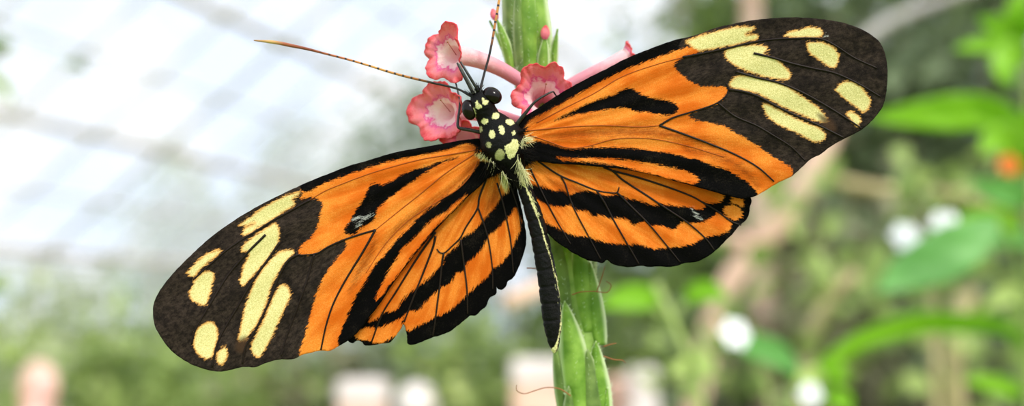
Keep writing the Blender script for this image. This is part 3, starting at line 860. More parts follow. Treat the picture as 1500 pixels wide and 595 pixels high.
flower([(782, 130, 9), (760, 117, 6.5), (735, 102, 5), (708, 90, 4), (684, 83, 3), (664, 80, 2.4)], 13, (-.5, .0, .86), [(72, 44, .25), (10, 30, .5), (165, 46, -.1), (215, 46, .1), (292, 44, .0)], 3, .3, 'flower with a long pale pink tube')
flower([(795, 190, 9.5), (760, 180, 8), (725, 170, 6.5), (690, 164, 5.2), (655, 164, 4.2)], 13, (-.45, -.1, .88), [(82, 46, .2), (25, 44, .3), (183, 64, -.1), (232, 48, .25), (308, 44, .2)], 8, .3)
flower([(800, 215, 9.5), (770, 215, 8), (735, 212, 6.5), (705, 206, 5.5), (686, 204, 5)], 12, (-.3, -.2, .92), [(85, 30, .2), (20, 34, .1), (165, 40, .2), (225, 40, .1), (300, 40, .1)], 14, .3, style=False)
flower([(802, 172, 10), (799, 162, 8.5), (796, 152, 6.5), (795, 144, 4.6)], 17, (-.02, .08, .99), [(112, 48, .35), (62, 50, .3), (10, 44, .35), (190, 46, .1), (240, 50, .15), (300, 44, .2)], 21, .5, 'wide open flower with magenta ring')
flower([(800, 150, 10), (830, 128, 9.5), (860, 112, 9.2), (890, 98, 9), (920, 83, 9)], 12, (.75, .5, .1), [(40, 30, .3), (120, 20, .2), (200, 20, .1), (300, 24, .2)], 33, .3)


def bud(x0, y0, x1, y1, r, d):
    V, F = [], []
    P = np.linspace((x0, y0), (x1, y1), 14)
    rad = r * np.sin(np.linspace(.35, math.pi - .12, 14)) ** .8
    Vt, Ft = tube_arrays(at(P[:, 0], P[:, 1], d), rad * .00008, 14)
    me = pymesh('flower_bud', Vt, Ft)
    attr(me, 's', np.repeat(np.linspace(.7, 1, 14), 14))
    return link('flower_bud', me, M_PETAL, plant)


bud(798, 58, 799.5, 37, 7.5, DS - .0027)
bud(727, 30, 721, 13, 6.5, DS - .0019)
for pts in ([(874, 428, 8), (882, 405, 7.5), (886, 390, 7.5)], [(838, 432, 7), (850, 428, 6), (870, 427, 6), (890, 428, 7), (895, 418, 7.5), (888, 412, 8)], [(884, 522, 8), (900, 527, 8), (912, 528, 8.2), (916, 532, 8.3)], [(884, 508, 8), (893, 505, 8), (903, 503, 8)],
            [(836, 580, 7), (820, 570, 7), (800, 568, 7), (782, 573, 7), (768, 577, 7), (757, 572, 7), (757, 564, 7)], [(772, 393, 4), (778, 393, 5), (790, 394, 7), (806, 396, 9)]):
    ptube('dry_style', pts, [.9, .8, .6], M_DRY, parent=plant, n=6)

# ------------------------------------------------------------------ the glasshouse
TH = R(20)                                     # the house runs 20 degrees to the right of the view
UX = np.array([math.sin(TH), math.cos(TH), 0.0])    # along the house
VX = np.array([-math.cos(TH), math.sin(TH), 0.0])   # towards the left wall
ZX = np.array([0, 0, 1.0])
HALF, EAVE, SLOPE, U0, U1 = 9.0, 2.4, R(35), 1.0, 25.0
RIDGE = EAVE + HALF * math.tan(SLOPE)


def house(u, v, z): return UX * u + VX * v + ZX * z


def mat_glass():
    m = NT('glazing_milky')
    tr = m.n('BsdfTransparent'); tr.inputs[0].default_value = (.82, .83, .85, 1)
    tl = m.n('BsdfTranslucent'); tl.inputs[0].default_value = (.92, .91, .90, 1)
    gl = m.n('BsdfGlossy'); gl.inputs['Roughness'].default_value = .1
    a = m.n('MixShader'); a.inputs[0].default_value = .28
    b = m.n('MixShader'); b.inputs[0].default_value = .03
    L = m.t.links.new
    L(tr.outputs[0], a.inputs[1]); L(tl.outputs[0], a.inputs[2]); L(a.outputs[0], b.inputs[1]); L(gl.outputs[0], b.inputs[2]); L(b.outputs[0], m.out.inputs[0])
    return m.m


M_GLASS = mat_glass()
M_FRAME = mat_simple('frame_white', (246, 244, 240), .5, .3, 2.0, (238, 234, 228))
M_FRAME_T = mat_simple('frame_beige', (250, 236, 220), .6, .2, 2.0, (244, 226, 206))
M_SOIL = mat_simple('soil', (96, 80, 58), .9, .1, 3.0, (140, 126, 96), bump=1)

lw = MB(); lw.box(np.array([0, 15, -.16]), (UX, VX, ZX), (60, 60, .05))
tag(lw.build('lawn', mat_simple('lawn_green', (104, 132, 62), .9, .1, 2.0, (140, 164, 90))), kind='structure')
fl = MB(); fl.box(house((U0 + U1) / 2, 0, -.05), (UX, VX, ZX), ((U1 - U0) / 2, HALF, .05))
tag(fl.build('floor', M_SOIL), kind='structure')


def pane(name, c, ax, half, parent):
    mb = MB(); mb.box(c, ax, half); return mb.build(name, M_GLASS, parent)


def bar(name, p, q, w, h, nrm, mat, parent):
    p, q = np.asarray(p), np.asarray(q)
    d = q - p; L = np.linalg.norm(d); d = d / L
    n = nrm / np.linalg.norm(nrm); s = np.cross(d, n)
    mb = MB(); mb.box((p + q) / 2, (d, s, n), (L / 2, w / 2, h / 2)); return mb.build(name, mat, parent)


um = (U0 + U1) / 2; uh = (U1 - U0) / 2
roof = tag(empty('ceiling', house(um, 0, EAVE)), kind='structure')
for sgn in (1, -1):
    dn = VX * sgn * math.cos(SLOPE) - ZX * math.sin(SLOPE)        # down the slope
    nn = VX * sgn * math.sin(SLOPE) + ZX * math.cos(SLOPE)        # outward
    Ls = HALF / math.cos(SLOPE)
    mid = house(um, sgn * HALF / 2, (EAVE + RIDGE) / 2)
    pane('glazing', mid + nn * .05, (UX, dn, nn), (uh, Ls / 2, .004), roof)
    top = house(0, 0, RIDGE)
    for j, t in enumerate(np.arange(.2, Ls, .92)):
        c0 = top + dn * (Ls - t)
        bar('purlin', c0 + UX * U0, c0 + UX * U1, .085 if j % 2 == 0 else .035, .04, nn, M_FRAME_T if j % 2 == 0 else M_FRAME, roof)
    for i, u in enumerate(np.arange(U0, U1 + .1, 1.0)):
        bar('rafter', top + UX * u, top + UX * u + dn * Ls, .075 if i % 4 == 0 else .04, .04, nn, M_FRAME, roof)
bar('ridge_beam', house(U0, 0, RIDGE), house(U1, 0, RIDGE), .14, .14, ZX, M_FRAME, roof)
for nm, sgn in (('wall_left', 1), ('wall_right', -1)):
    w = tag(empty(nm, house(um, sgn * HALF, 0)), kind='structure')
    pane('glazing', house(um, sgn * (HALF + .03), EAVE / 2), (UX, VX, ZX), (uh, .004, EAVE / 2), w)
    for u in np.arange(U0, U1 + .1, 2.0):
        bar('post', house(u, sgn * HALF, 0), house(u, sgn * HALF, EAVE), .08, .06, VX, M_FRAME, w)
    for z in (.5, 1.5, EAVE):
        bar('rail', house(U0, sgn * HALF, z), house(U1, sgn * HALF, z), .05, .05, VX, M_FRAME, w)
w = tag(empty('wall_back', house(U1, 0, 0)), kind='structure')
gv = [house(U1 + e, v, z) for e in (.02, .03) for v, z in ((HALF, 0), (-HALF, 0), (-HALF, EAVE), (0, RIDGE), (HALF, EAVE))]
mb = MB(); mb.add(gv, [(4, 3, 2, 1, 0), (5, 6, 7, 8, 9)] + [(i, (i + 1) % 5, 5 + (i + 1) % 5, 5 + i) for i in range(5)]); mb.build('glazing', M_GLASS, w)
for v in np.arange(-HALF, HALF + .1, 1.5):
    bar('post', house(U1, v, 0), house(U1, v, RIDGE - abs(v) * math.tan(SLOPE)), .08, .06, UX, M_FRAME, w)
for z in (1.2, 2.4, 3.8, 5.2):
    ext = HALF if z <= EAVE else (RIDGE - z) / math.tan(SLOPE)
    bar('rail', house(U1, -ext, z), house(U1, ext, z), .07, .06, UX, M_FRAME, w)

# ------------------------------------------------------------------ planting
LEAF = {
    'lime': mat_leaf('leaf_lime', (140, 172, 74), (222, 234, 150)),
    'pale': mat_leaf('leaf_pale', (150, 168, 110), (232, 238, 196)),
    'mid': mat_leaf('leaf_mid', (84, 114, 50), (196, 216, 128)),
    'olive': mat_leaf('leaf_olive', (94, 98, 68), (204, 198, 158)),
    'dark': mat_leaf('leaf_dark', (66, 82, 56), (168, 184, 136)),
    'grey': mat_leaf('leaf_grey', (120, 138, 112), (214, 224, 196)),
    'bright': mat_leaf('leaf_bright', (124, 186, 22), (168, 218, 60), .45),
    'sage': mat_leaf('leaf_sage', (96, 164, 76), (138, 198, 108), .35),
    'haze': mat_leaf('leaf_haze', (176, 190, 168), (214, 222, 208)),  # distance haze put into the leaf colour
}
M_BARK = mat_simple('bark', (112, 98, 82), .85, .1, 8.0, (166, 150, 130), bump=1)
M_BARK_P = mat_simple('bark_pinkish', (204, 166, 144), .8, .1, 6.0, (232, 200, 180), bump=1)
M_BARK_G = mat_simple('bark_grey', (150, 142, 140), .8, .1, 6.0, (190, 182, 180), bump=1)

LSH = [(0, 0), (.25, .30), (.55, .34), (.85, .16), (1, 0), (.85, -.16), (.55, -.34), (.25, -.30)]


def leaves(r, C, n, size, shell=.35, droop=.3, clump=10):
    """arrays of n folded leaves in an ellipsoid (centre C, radii r) gathered in twig clusters"""
    nc = max(1, n // clump)
    d = rng.normal(size=(nc, 3)); d /= np.linalg.norm(d, axis=1)[:, None]
    rad = rng.uniform(shell, 1.0, nc) ** .6
    bump = 1 + .22 * np.sin(d[:, 0] * 5 + d[:, 2] * 4 + rng.uniform(0, 6)) + .12 * np.sin(d[:, 1] * 9)
    cc = C + d * (rad * bump)[:, None] * np.asarray(r)
    idx = np.repeat(np.arange(nc), clump)
    m = len(idx)
    base = cc[idx] + rng.normal(size=(m, 3)) * size * .8
    g = d[idx] * .7 + rng.normal(size=(m, 3)) * .6; g[:, 2] -= droop
    g /= np.linalg.norm(g, axis=1)[:, None]
    s = np.cross(g, rng.normal(size=(m, 3)) * .5 + np.array([0, 0, 1.0])); s /= np.linalg.norm(s, axis=1)[:, None]
    nn = np.cross(s, g)
    L = size * rng.uniform(.6, 1.3, m)
    V = np.zeros((m, 9, 3))
    for k, (a, b) in enumerate(LSH):
        V[:, k] = base + g * (L * a)[:, None] + s * (L * b)[:, None] + nn * (L * (.22 * abs(b) - .25 * a * a))[:, None]
    V[:, 8] = base + g * (L * .55)[:, None] - nn * (L * .08)[:, None]
    F = []
    o = np.arange(m) * 9
    fl_ = [(0, 1, 8), (1, 2, 8), (2, 3, 8), (3, 4, 8), (4, 5, 8), (5, 6, 8), (6, 7, 8), (7, 0, 8)]
    F = np.concatenate([np.stack([o + a, o + b, o + c], 1) for a, b, c in fl_])
    rnd = np.clip(rng.uniform(0, 1, nc)[idx] * .7 + rng.uniform(0, .3, m), 0, 1)
    return V.reshape(-1, 3), F, np.repeat(rnd, 9)


def foliage(name, sets, mat, parent):
    V, F, A, o = [], [], [], 0
    for v, f, a in sets:
        V.append(v); F.append(f + o); A.append(a); o += len(v)
    V, F, A = np.concatenate(V), np.concatenate(F), np.concatenate(A)
    me = bpy.data.meshes.new(name)
    me.vertices.add(len(V)); me.vertices.foreach_set('co', V.astype(np.float32).ravel())
    me.loops.add(len(F) * 3); me.loops.foreach_set('vertex_index', F.astype(np.int32).ravel())
    me.polygons.add(len(F)); me.polygons.foreach_set('loop_start', np.arange(len(F), dtype=np.int32) * 3)
    me.update(calc_edges=True); me.validate()
    attr(me, 'rnd', A)
    return link(name, me, mat, parent)


def tree(kind, label, x, dist, top, width, mat, n, size, trunk=True, low=.0, bark=None, shell=.25, depthw=None):
    """x: photo column of the crown centre, top: photo row of its top, dist metres from the lens"""
    p = at(x, 480, dist); t = at(x, top, dist)
    H = t[2]
    base = np.array([p[0], p[1], 0.0])
    root = empty(kind, base); tag(root, label, 'tree' if 'tree' in kind else 'shrub')
    z0 = H * low
    C = np.array([p[0], p[1], (H + z0) / 2])
    rv = np.array([width / 2, (depthw or width) / 2, (H - z0) / 2 * .96])
    foliage('foliage', [leaves(rv, C, n, size, shell)], LEAF[mat], root)
    hgt = (z0 + (H - z0) * .6) if trunk else H * .6
    nb = 5 if trunk else 7
    r0 = .05 if trunk else .018
    mb = MB()
    if trunk:
        pts = [base + np.array([.06 * math.sin(i * .9 + x), .05 * math.cos(i * 1.3 + x), hgt * i / 7]) for i in range(8)]
        mb.add(*tube_arrays(pts, np.linspace(r0, r0 * .45, 8), 10))
    for i in range(nb):
        a = i * 2.4 + x
        s = base + np.array([0, 0, hgt * (.45 + .1 * i) if trunk else 0.0])
        e = C + rv * np.array([.75 * math.cos(a), .75 * math.sin(a), .25 + .1 * i])
        pts = [s + (e - s) * u + np.array([0, 0, .12 * math.sin(u * 3.1) * rv[2]]) for u in np.linspace(0, 1, 7)]
        mb.add(*tube_arrays(pts, np.linspace(r0 * .5, r0 * .12, 7), 7))
    mb.build('trunk' if trunk else 'stem', bark or M_BARK, root, True)
    return root


TREES = [
    # left bank of low planting
    ('shrub', 'pale yellow-green shrub in the lower left corner behind the pink person', 30, 6.6, 432, 1.5, 'pale', 1500, .11, False, 0, None),
    ('shrub', 'soft green shrub just right of the pink person', 165, 6.2, 446, 1.25, 'mid', 1300, .11, False, 0, None),
    ('shrub', 'pale lime shrub below the tip of the lower wing', 285, 6.8, 452, 1.35, 'lime', 1400, .11, False, 0, None),
    ('shrub', 'low green shrub under the cream spots of the lower wing', 390, 5.6, 498, 1.1, 'mid', 1200, .10, False, 0, None),
    ('shrub', 'pale bushy shrub far behind the tip of the lower wing', 120, 9.5, 424, 2.2, 'pale', 1500, .13, False, 0, None),
    ('shrub', 'grey-green shrub far behind the lower wing', 330, 10.0, 436, 2.2, 'grey', 1500, .13, False, 0, None),
    ('shrub', 'olive green shrub under the orange patch of the lower wing', 485, 5.8, 476, 1.0, 'olive', 1300, .10, False, 0, None),
    ('shrub', 'dark green shrub under the torn hindwing', 585, 6.0, 440, 1.1, 'dark', 1500, .10, False, 0, None),
    ('shrub', 'green shrub between the torn hindwing and the abdomen', 690, 5.4, 400, .95, 'mid', 1500, .10, False, 0, None),
    ('shrub', 'dark shrub directly behind the lower flower spike', 800, 6.2, 372, 1.2, 'dark', 1500, .10, False, 0, None),
    # pale trees against the glass
    ('tree', 'hazy grey-green tree behind the pink flowers', 590, 10.5, 92, 1.7, 'grey', 1500, .14, True, .28, None),
    ('tree', 'pale tree outside the glass above the lower wing', 440, 21.0, 150, 3.0, 'mid', 1500, .24, True, .3, None),
    ('tree', 'faint pale tree outside the glass at the left', 265, 19.5, 225, 2.4, 'mid', 1200, .22, True, .3, None),
    ('tree', 'tall hazy tree above the head of the butterfly', 670, 11.5, 95, 1.4, 'haze', 900, .14, True, .4, None),
    ('tree', 'grey-green tree between the flower spike and the upper wing', 890, 9.5, 105, 1.6, 'grey', 1500, .13, True, .1, None),
    ('tree', 'green tree above the upper edge of the upper wing', 985, 8.0, 20, 1.1, 'mid', 1500, .12, True, .3, None),
    # dense right-hand side
    ('tree', 'tall green tree behind the cream-spotted upper wing', 1090, 7.0, -150, 1.5, 'mid', 1500, .18, True, .12, None),
    ('tree', 'tall dark tree right of the tip of the upper wing', 1270, 6.4, -190, 1.7, 'dark', 1600, .18, True, .1, None),
    ('tree', 'dark green tree at the right edge', 1430, 6.0, -190, 1.7, 'dark', 1600, .18, True, .1, None),
    ('tree', 'olive tree far behind the right-hand planting', 1180, 9.0, -140, 2.6, 'olive', 1500, .22, True, .05, None),
    ('tree', 'grey-green tree far back at the right edge', 1400, 9.0, -140, 2.8, 'grey', 1500, .22, True, .05, None),
    ('shrub', 'green shrub right of the lower flower spike', 935, 5.9, 400, .9, 'mid', 1000, .13, False, 0, None),
    ('shrub', 'dark shrub below the right hindwing', 1062, 5.0, 430, .8, 'dark', 900, .12, False, 0, None),
    ('shrub', 'olive shrub below the tip of the upper wing', 1190, 4.8, 330, .95, 'olive', 1100, .13, False, 0, None),
    ('shrub', 'dark olive shrub behind the sage leaf', 1310, 4.4, 300, .9, 'olive', 1100, .13, False, 0, None),
    ('shrub', 'small bright lime shrub right of the white globe lamp', 668, 3.5, 548, .26, 'lime', 420, .06, False, 0, None),
    ('shrub', 'small leafy shrub hiding the foot of the bare pinkish limb', 1030, 2.15, 432, .42, 'mid', 600, .06, False, 0, None),
    ('shrub', 'dark green shrub in the lower right corner', 1440, 4.0, 330, .9, 'dark', 1100, .13, False, 0, None),
]
for T_ in TREES: tree(*T_)

M_STALK = mat_simple('stalk_pale', (158, 182, 96), .6, .2, 5.0, (196, 206, 136), trans=.2)
M_STALK_B = mat_simple('stalk_brown', (176, 160, 118), .7, .2, 5.0, (206, 188, 150))

# bare limbs
lb = at(1060, 425, 2.6)
limb_base = np.array([lb[0] - .30, lb[1] + .05, 0.0])
lt = empty('tree', limb_base); tag(lt, 'bare pinkish leaning tree limb below the tip of the upper wing', 'tree')
p0, p1, p2, p3 = at(1195, 235, 2.6), at(1160, 300, 2.6), at(1110, 365, 2.6), at(1060, 430, 2.6)
tube('trunk', catmull([limb_base, limb_base * .6 + p3 * .4 + np.array([-.03, 0, 0]), p3, p2, p1, p0, at(1216, 190, 2.62), at(1222, 120, 2.66), at(1216, 70, 2.7)], .05), .03, M_BARK_P, lt, 12)
tube('branch', [p2, at(1085, 352, 2.6), at(1050, 350, 2.62), at(1000, 330, 2.65)], [.022, .02, .016, .01], M_BARK_P, lt, 10)
tube('branch', [at(1222, 120, 2.66), at(1262, 60, 2.7), at(1300, 32, 2.7), at(1345, 12, 2.7), at(1400, -8, 2.7), at(1470, -30, 2.7)], [.018, .016, .015, .014, .013, .012], M_BARK_G, lt, 10)
tb = at(1100, 20, 5.0)
tt = empty('tree', (tb[0], tb[1], 0)); tag(tt, 'pale straight trunk rising above the middle of the upper wing', 'tree')
tube('trunk', [(tb[0], tb[1], 0), (tb[0] + .03, tb[1], 1.2), (tb[0], tb[1], 3.0), (tb[0] + .02, tb[1], 4.6)], [.065, .055, .05, .04], M_BARK_P, tt, 12)
foliage('foliage', [leaves((.5, .5, .5), np.array([tb[0], tb[1], 4.7]), 500, .1)], LEAF['mid'], tt)

for lab, pts, r in (('thin pale twig crossing behind the white flowers', [(1210, 262, 1.5), (1290, 278, 1.5), (1380, 282, 1.5), (1480, 300, 1.5), (1560, 296, 1.5)], .009),
                    ('thin pale upright twig below the sage leaf', [(1420, 420, 1.6), (1400, 470, 1.6), (1396, 540, 1.6), (1400, 640, 1.6)], .016),
                    ('thin beige twig slanting below the right hindwing', [(1255, 400, 1.7), (1220, 430, 1.7), (1190, 480, 1.7), (1180, 560, 1.7), (1176, 640, 1.7)], .010)):
    A_ = at(*np.array(pts, float).T)
    e_ = A_[-1]
    rt = empty('sapling', (e_[0], e_[1], 0)); tag(rt, lab, 'sapling')
    tube('stem', catmull(np.vstack([A_, [[e_[0] + .05, e_[1] + .03, e_[2] * .5], [e_[0] + .05, e_[1] + .05, 0]]]), .04), r, M_STALK_B, rt, 9)
    foliage('foliage', [leaves((.10, .10, .08), p, 16, .05, clump=4) for p in A_[:3]], LEAF['mid'], rt)

# ------------------------------------------------------------------ leafy plants just behind the butterfly on the right


def blade(name, pts, width, mat, parent, label=None, fold=.25, roll=0.0):
    """a leaf with midrib: pts = (px, py, dist); width in metres"""
    A = np.array(pts, float)
    W3 = at(A[:, 0], A[:, 1], A[:, 2])
    c = catmull(W3, .006)
    n = len(c)
    T = np.gradient(c, axis=0); T /= np.linalg.norm(T, axis=1)[:, None]
    view = c.mean(0) - CO; view /= np.linalg.norm(view)
    nv = 9
    V, F = [], []
    for i in range(n):
        u = i / (n - 1)
        w = width * .5 * (math.sin(math.pi * (u ** .85)) ** .75 if 0 < u < 1 else 0.02)
        w = max(w, width * .03)
        s = np.cross(T[i], view); s /= np.linalg.norm(s)
        nn = np.cross(s, T[i])
        s2 = s * math.cos(roll) + nn * math.sin(roll); n2 = np.cross(T[i], s2)
        for j in range(nv):
            v = (j / (nv - 1) - .5) * 2
            V.append(c[i] + s2 * (w * v) + n2 * (fold * w * abs(v) + .06 * w * math.sin(u * 22 + j)))
    for i in range(n - 1):
        for j in range(nv - 1):
            F.append((i * nv + j, i * nv + j + 1, (i + 1) * nv + j + 1, (i + 1) * nv + j))
    me = pymesh(name, V, F); attr(me, 'rnd', np.full(len(V), .5))
    o = link(name, me, mat, parent)
    md = o.modifiers.new('thickness', 'SOLIDIFY'); md.thickness = .0006; md.offset = 0
    if label: o['label'] = label
    return o


def stalk(name, pts, r, mat, parent, ground=False):
    A = np.array(pts, float)
    W3 = list(at(A[:, 0], A[:, 1], A[:, 2]))
    if ground:
        e = W3[-1]; W3.append(np.array([e[0], e[1] + .02, e[2] * .5])); W3.append(np.array([e[0], e[1] + .03, 0]))
    c = catmull(np.array(W3), .02)
    return tube(name, c, np.linspace(r * .6, r, len(c)), mat, parent, 10)


M_WHITE = mat_simple('petal_white', (250, 250, 252), .5, .3, trans=.1)
M_ORANGE = mat_simple('petal_orange', (236, 132, 48), .5, .3, trans=.3)


def rosette(name, x, y, d, r, mat, parent, n=7, face=(0, .25, 1), label=None):
    """a small open flower head: n petals round a boss"""
    c = at(x, y, d); f = np.asarray(face, float); f /= np.linalg.norm(f); f = f @ CR.T
    N = np.cross(f, [0.1, 0.2, 1]); N /= np.linalg.norm(N); B = np.cross(f, N)
    mb = MB()
    for k in range(n):
        a = 2 * math.pi * k / n
        g = math.cos(a) * N + math.sin(a) * B; s = np.cross(f, g)
        V, F = [], []
        for i in range(7):
            u = i / 6; w = r * .42 * math.sin(math.pi * (.12 + .85 * u)) ** .7
            for v in (-1, -.5, 0, .5, 1):
                V.append(c + g * r * (.08 + .92 * u) + s * w * v + f * r * (.35 * u - .3 * u * u + .12 * abs(v)))
        for i in range(6):
            for j in range(4): F.append((i * 5 + j, i * 5 + j + 1, (i + 1) * 5 + j + 1, (i + 1) * 5 + j))
        mb.add(V, F)
    o = mb.build(name, mat, parent, True)
    md = o.modifiers.new('thickness', 'SOLIDIFY'); md.thickness = .0004; md.offset = 0
    if label: o['label'] = label
    return o


def near_plant(label, x, d):
    p = at(x, 595, d); r = empty('leafy_plant', (p[0], p[1], 0)); tag(r, label, 'plant'); return r


# plant with the orange flower, at the right edge
pa = near_plant('bright lime leafy plant with an orange flower at the right edge', 1510, .55)
stalk('stem', [(1500, -60, .56), (1502, 60, .56), (1506, 200, .555), (1512, 330, .55), (1512, 480, .55), (1510, 640, .55)], .0022, M_STALK, pa, True)
blade('leaf', [(1508, 188, .555), (1450, 166, .55), (1390, 164, .545), (1330, 168, .54), (1272, 172, .535)], .020, LEAF['bright'], pa, roll=.2)
blade('leaf', [(1503, 70, .56), (1480, 45, .555), (1455, 35, .55), (1432, 26, .545)], .011, LEAF['bright'], pa)
blade('leaf', [(1504, 80, .56), (1470, 66, .55), (1430, 66, .545), (1396, 72, .54)], .010, LEAF['bright'], pa)
blade('leaf', [(1503, 60, .56), (1490, 20, .55), (1500, -20, .55)], .014, LEAF['bright'], pa)
blade('leaf', [(1504, 90, .56), (1480, 80, .548), (1470, 100, .54), (1484, 128, .535)], .016, LEAF['bright'], pa)
blade('leaf', [(1508, 250, .555), (1480, 205, .548), (1456, 205, .545), (1436, 224, .54)], .018, LEAF['bright'], pa)
blade('leaf', [(1508, 260, .555), (1490, 230, .548), (1496, 190, .545), (1512, 160, .54)], .014, LEAF['bright'], pa)
blade('leaf', [(1512, 300, .555), (1480, 282, .552), (1450, 276, .55), (1424, 262, .55)], .017, LEAF['sage'], pa)
rosette('flower_head', 1477, 243, .535, .0062, M_ORANGE, pa, label='orange flower')

# plant with the sage leaf and white flowers
pb = near_plant('sage green leafy plant with two small white flowers at the right', 1370, .62)
stalk('stem', [(1372, 318, .62), (1368, 380, .62), (1366, 450, .62), (1368, 530, .62), (1372, 640, .62)], .0042, M_STALK_B, pb, True)
blade('leaf', [(1462, 320, .60), (1420, 352, .595), (1370, 380, .59), (1325, 402, .585), (1284, 428, .58)], .030, LEAF['sage'], pb, fold=.15)
blade('leaf', [(1510, 510, .6), (1470, 480, .595), (1410, 470, .59), (1340, 472, .585), (1270, 492, .58), (1200, 536, .575), (1150, 566, .57)], .016, LEAF['bright'], pb, roll=.7)
blade('leaf', [(1500, 336, .61), (1460, 320, .605), (1420, 318, .6), (1395, 330, .6)], .013, LEAF['bright'], pb)
blade('leaf', [(1520, 360, .61), (1480, 350, .605), (1440, 352, .6), (1420, 362, .6)], .010, LEAF['sage'], pb)
blade('leaf', [(1510, 440, .6), (1480, 432, .6), (1460, 440, .6), (1440, 460, .6)], .012, LEAF['lime'], pb)
blade('leaf', [(1500, 580, .6), (1470, 566, .59), (1440, 560, .585), (1410, 558, .58)], .011, LEAF['bright'], pb)
blade('leaf', [(1480, 420, .6), (1490, 460, .6), (1500, 520, .6), (1510, 580, .6)], .014, LEAF['mid'], pb)
stalk('stem', [(1460, 318, .6), (1490, 380, .605), (1496, 480, .61), (1490, 640, .615)], .0016, M_STALK, pb, True)
stalk('stem', [(1326, 348, .61), (1345, 350, .612), (1372, 345, .618), (1386, 334, .61)], .0014, M_STALK_B, pb)
rosette('flower_head', 1325, 349, .60, .0098, M_WHITE, pb, 6, (.1, .5, 1), 'white flower')
rosette('flower_head', 1384, 332, .60, .0098, M_WHITE, pb, 6, (-.1, .5, 1), 'white flower')

# forked pale plant right of the spike
pc = near_plant('pale forked leafy stem just right of the lower flower spike', 1030, .45)
stalk('stem', [(960, 415, .46), (978, 455, .457), (998, 500, .455), (1016, 540, .45), (1026, 590, .45), (1032, 660, .45)], .0030, M_STALK, pc, True)
stalk('stem', [(935, 432, .462), (958, 452, .46), (984, 472, .457)], .0018, M_STALK, pc)
stalk('stem', [(1048, 420, .462), (1006, 440, .46), (984, 472, .457)], .0012, M_STALK, pc)
blade('leaf', [(968, 444, .46), (940, 436, .458), (910, 438, .456), (878, 450, .455)], .012, LEAF['bright'], pc)
blade('leaf', [(1000, 440, .46), (1024, 428, .457), (1046, 428, .455), (1066, 440, .45)], .010, LEAF['bright'], pc)
blade('leaf', [(1008, 532, .45), (1022, 520, .446), (1034, 534, .444), (1026, 560, .442)], .009, LEAF['lime'], pc)
blade('leaf', [(1018, 545, .45), (1000, 536, .447), (992, 540, .444), (984, 552, .442)], .007, LEAF['lime'], pc)

pd = near_plant('dull green leafy sprig with a white flower below the right hindwing', 1130, .52)
stalk('stem', [(1046, 492, .53), (1076, 502, .53), (1110, 530, .525), (1128, 590, .52), (1130, 660, .52)], .0014, M_STALK, pd, True)
blade('leaf', [(1062, 500, .525), (1096, 505, .522), (1130, 515, .52), (1152, 530, .518), (1172, 552, .515)], .014, LEAF['sage'], pd)
blade('leaf', [(1080, 505, .525), (1060, 512, .522), (1044, 508, .52), (1030, 500, .518)], .008, LEAF['mid'], pd)
rosette('flower_head', 1075, 490, .515, .0084, M_WHITE, pd, 6, (.3, .5, 1), 'white flower')
pe = near_plant('small yellow-green sprig at the bottom right of centre', 1205, .5)
stalk('stem', [(1205, 540, .5), (1207, 580, .5), (1206, 660, .5)], .0016, M_STALK, pe, True)
blade('leaf', [(1206, 570, .5), (1190, 552, .497), (1180, 556, .495), (1172, 574, .493)], .012, LEAF['lime'], pe)
blade('leaf', [(1206, 565, .5), (1214, 548, .497), (1226, 546, .495), (1242, 560, .493)], .012, LEAF['bright'], pe)
blade('leaf', [(1206, 582, .5), (1222, 580, .497), (1238, 590, .495), (1248, 606, .493)], .012, LEAF['bright'], pe)
rosette('flower_head', 1186, 578, .492, .006, M_WHITE, pe, 6, label='white flower')

# sprigs at the left edge
pf = near_plant('dark green leafy sprig at the left edge', -30, .9)
stalk('stem', [(-36, 40, .9), (-30, 100, .9), (-28, 300, .9), (-30, 640, .9)], .003, M_STALK, pf, True)
blade('leaf', [(-34, 66, .9), (-12, 66, .895), (6, 64, .89), (22, 68, .885)], .014, LEAF['mid'], pf)
blade('leaf', [(-33, 80, .9), (-14, 78, .895), (2, 74, .89), (14, 66, .885)], .010, LEAF['dark'], pf)
blade('leaf', [(-31, 100, .9), (-12, 112, .895), (6, 128, .89), (20, 154, .885)], .011, LEAF['mid'], pf)
blade('leaf', [(-30, 430, .9), (-14, 420, .895), (2, 416, .89), (16, 424, .885)], .012, LEAF['mid'], pf)

stalk('twig', [(-33, 90, .9), (20, 84, .895), (70, 86, .89), (106, 93, .885)], .0009, M_STALK, pf)
blade('leaf', [(100, 91, .886), (110, 95, .884), (120, 99, .882), (130, 106, .88)], .010, LEAF['dark'], pf)
# pale cut stick behind the abdomen
sk = at(742, 446, .5)
sb = at(838, 398, .53)
sr = empty('garden_cane', (sb[0], sb[1], 0)); tag(sr, 'pale slanting cane end showing between the abdomen and the torn hindwing', 'cane')
tube('cane', [sk, (sk + sb) / 2, sb, np.array([sb[0] + .12, sb[1] + .06, sb[2] * .55]), np.array([sb[0] + .16, sb[1] + .1, 0])], [.0044, .0046, .0048, .005, .0052], M_BARK_P, sr, 12)

# ------------------------------------------------------------------ pale things at the bottom edge
M_STONE = mat_simple('pale_stone', (236, 206, 188), .7, .2, 4.0, (230, 190, 168), bump=1)
M_STONEW = mat_simple('white_stone', (238, 226, 222), .6, .2, 4.0, (222, 210, 206))


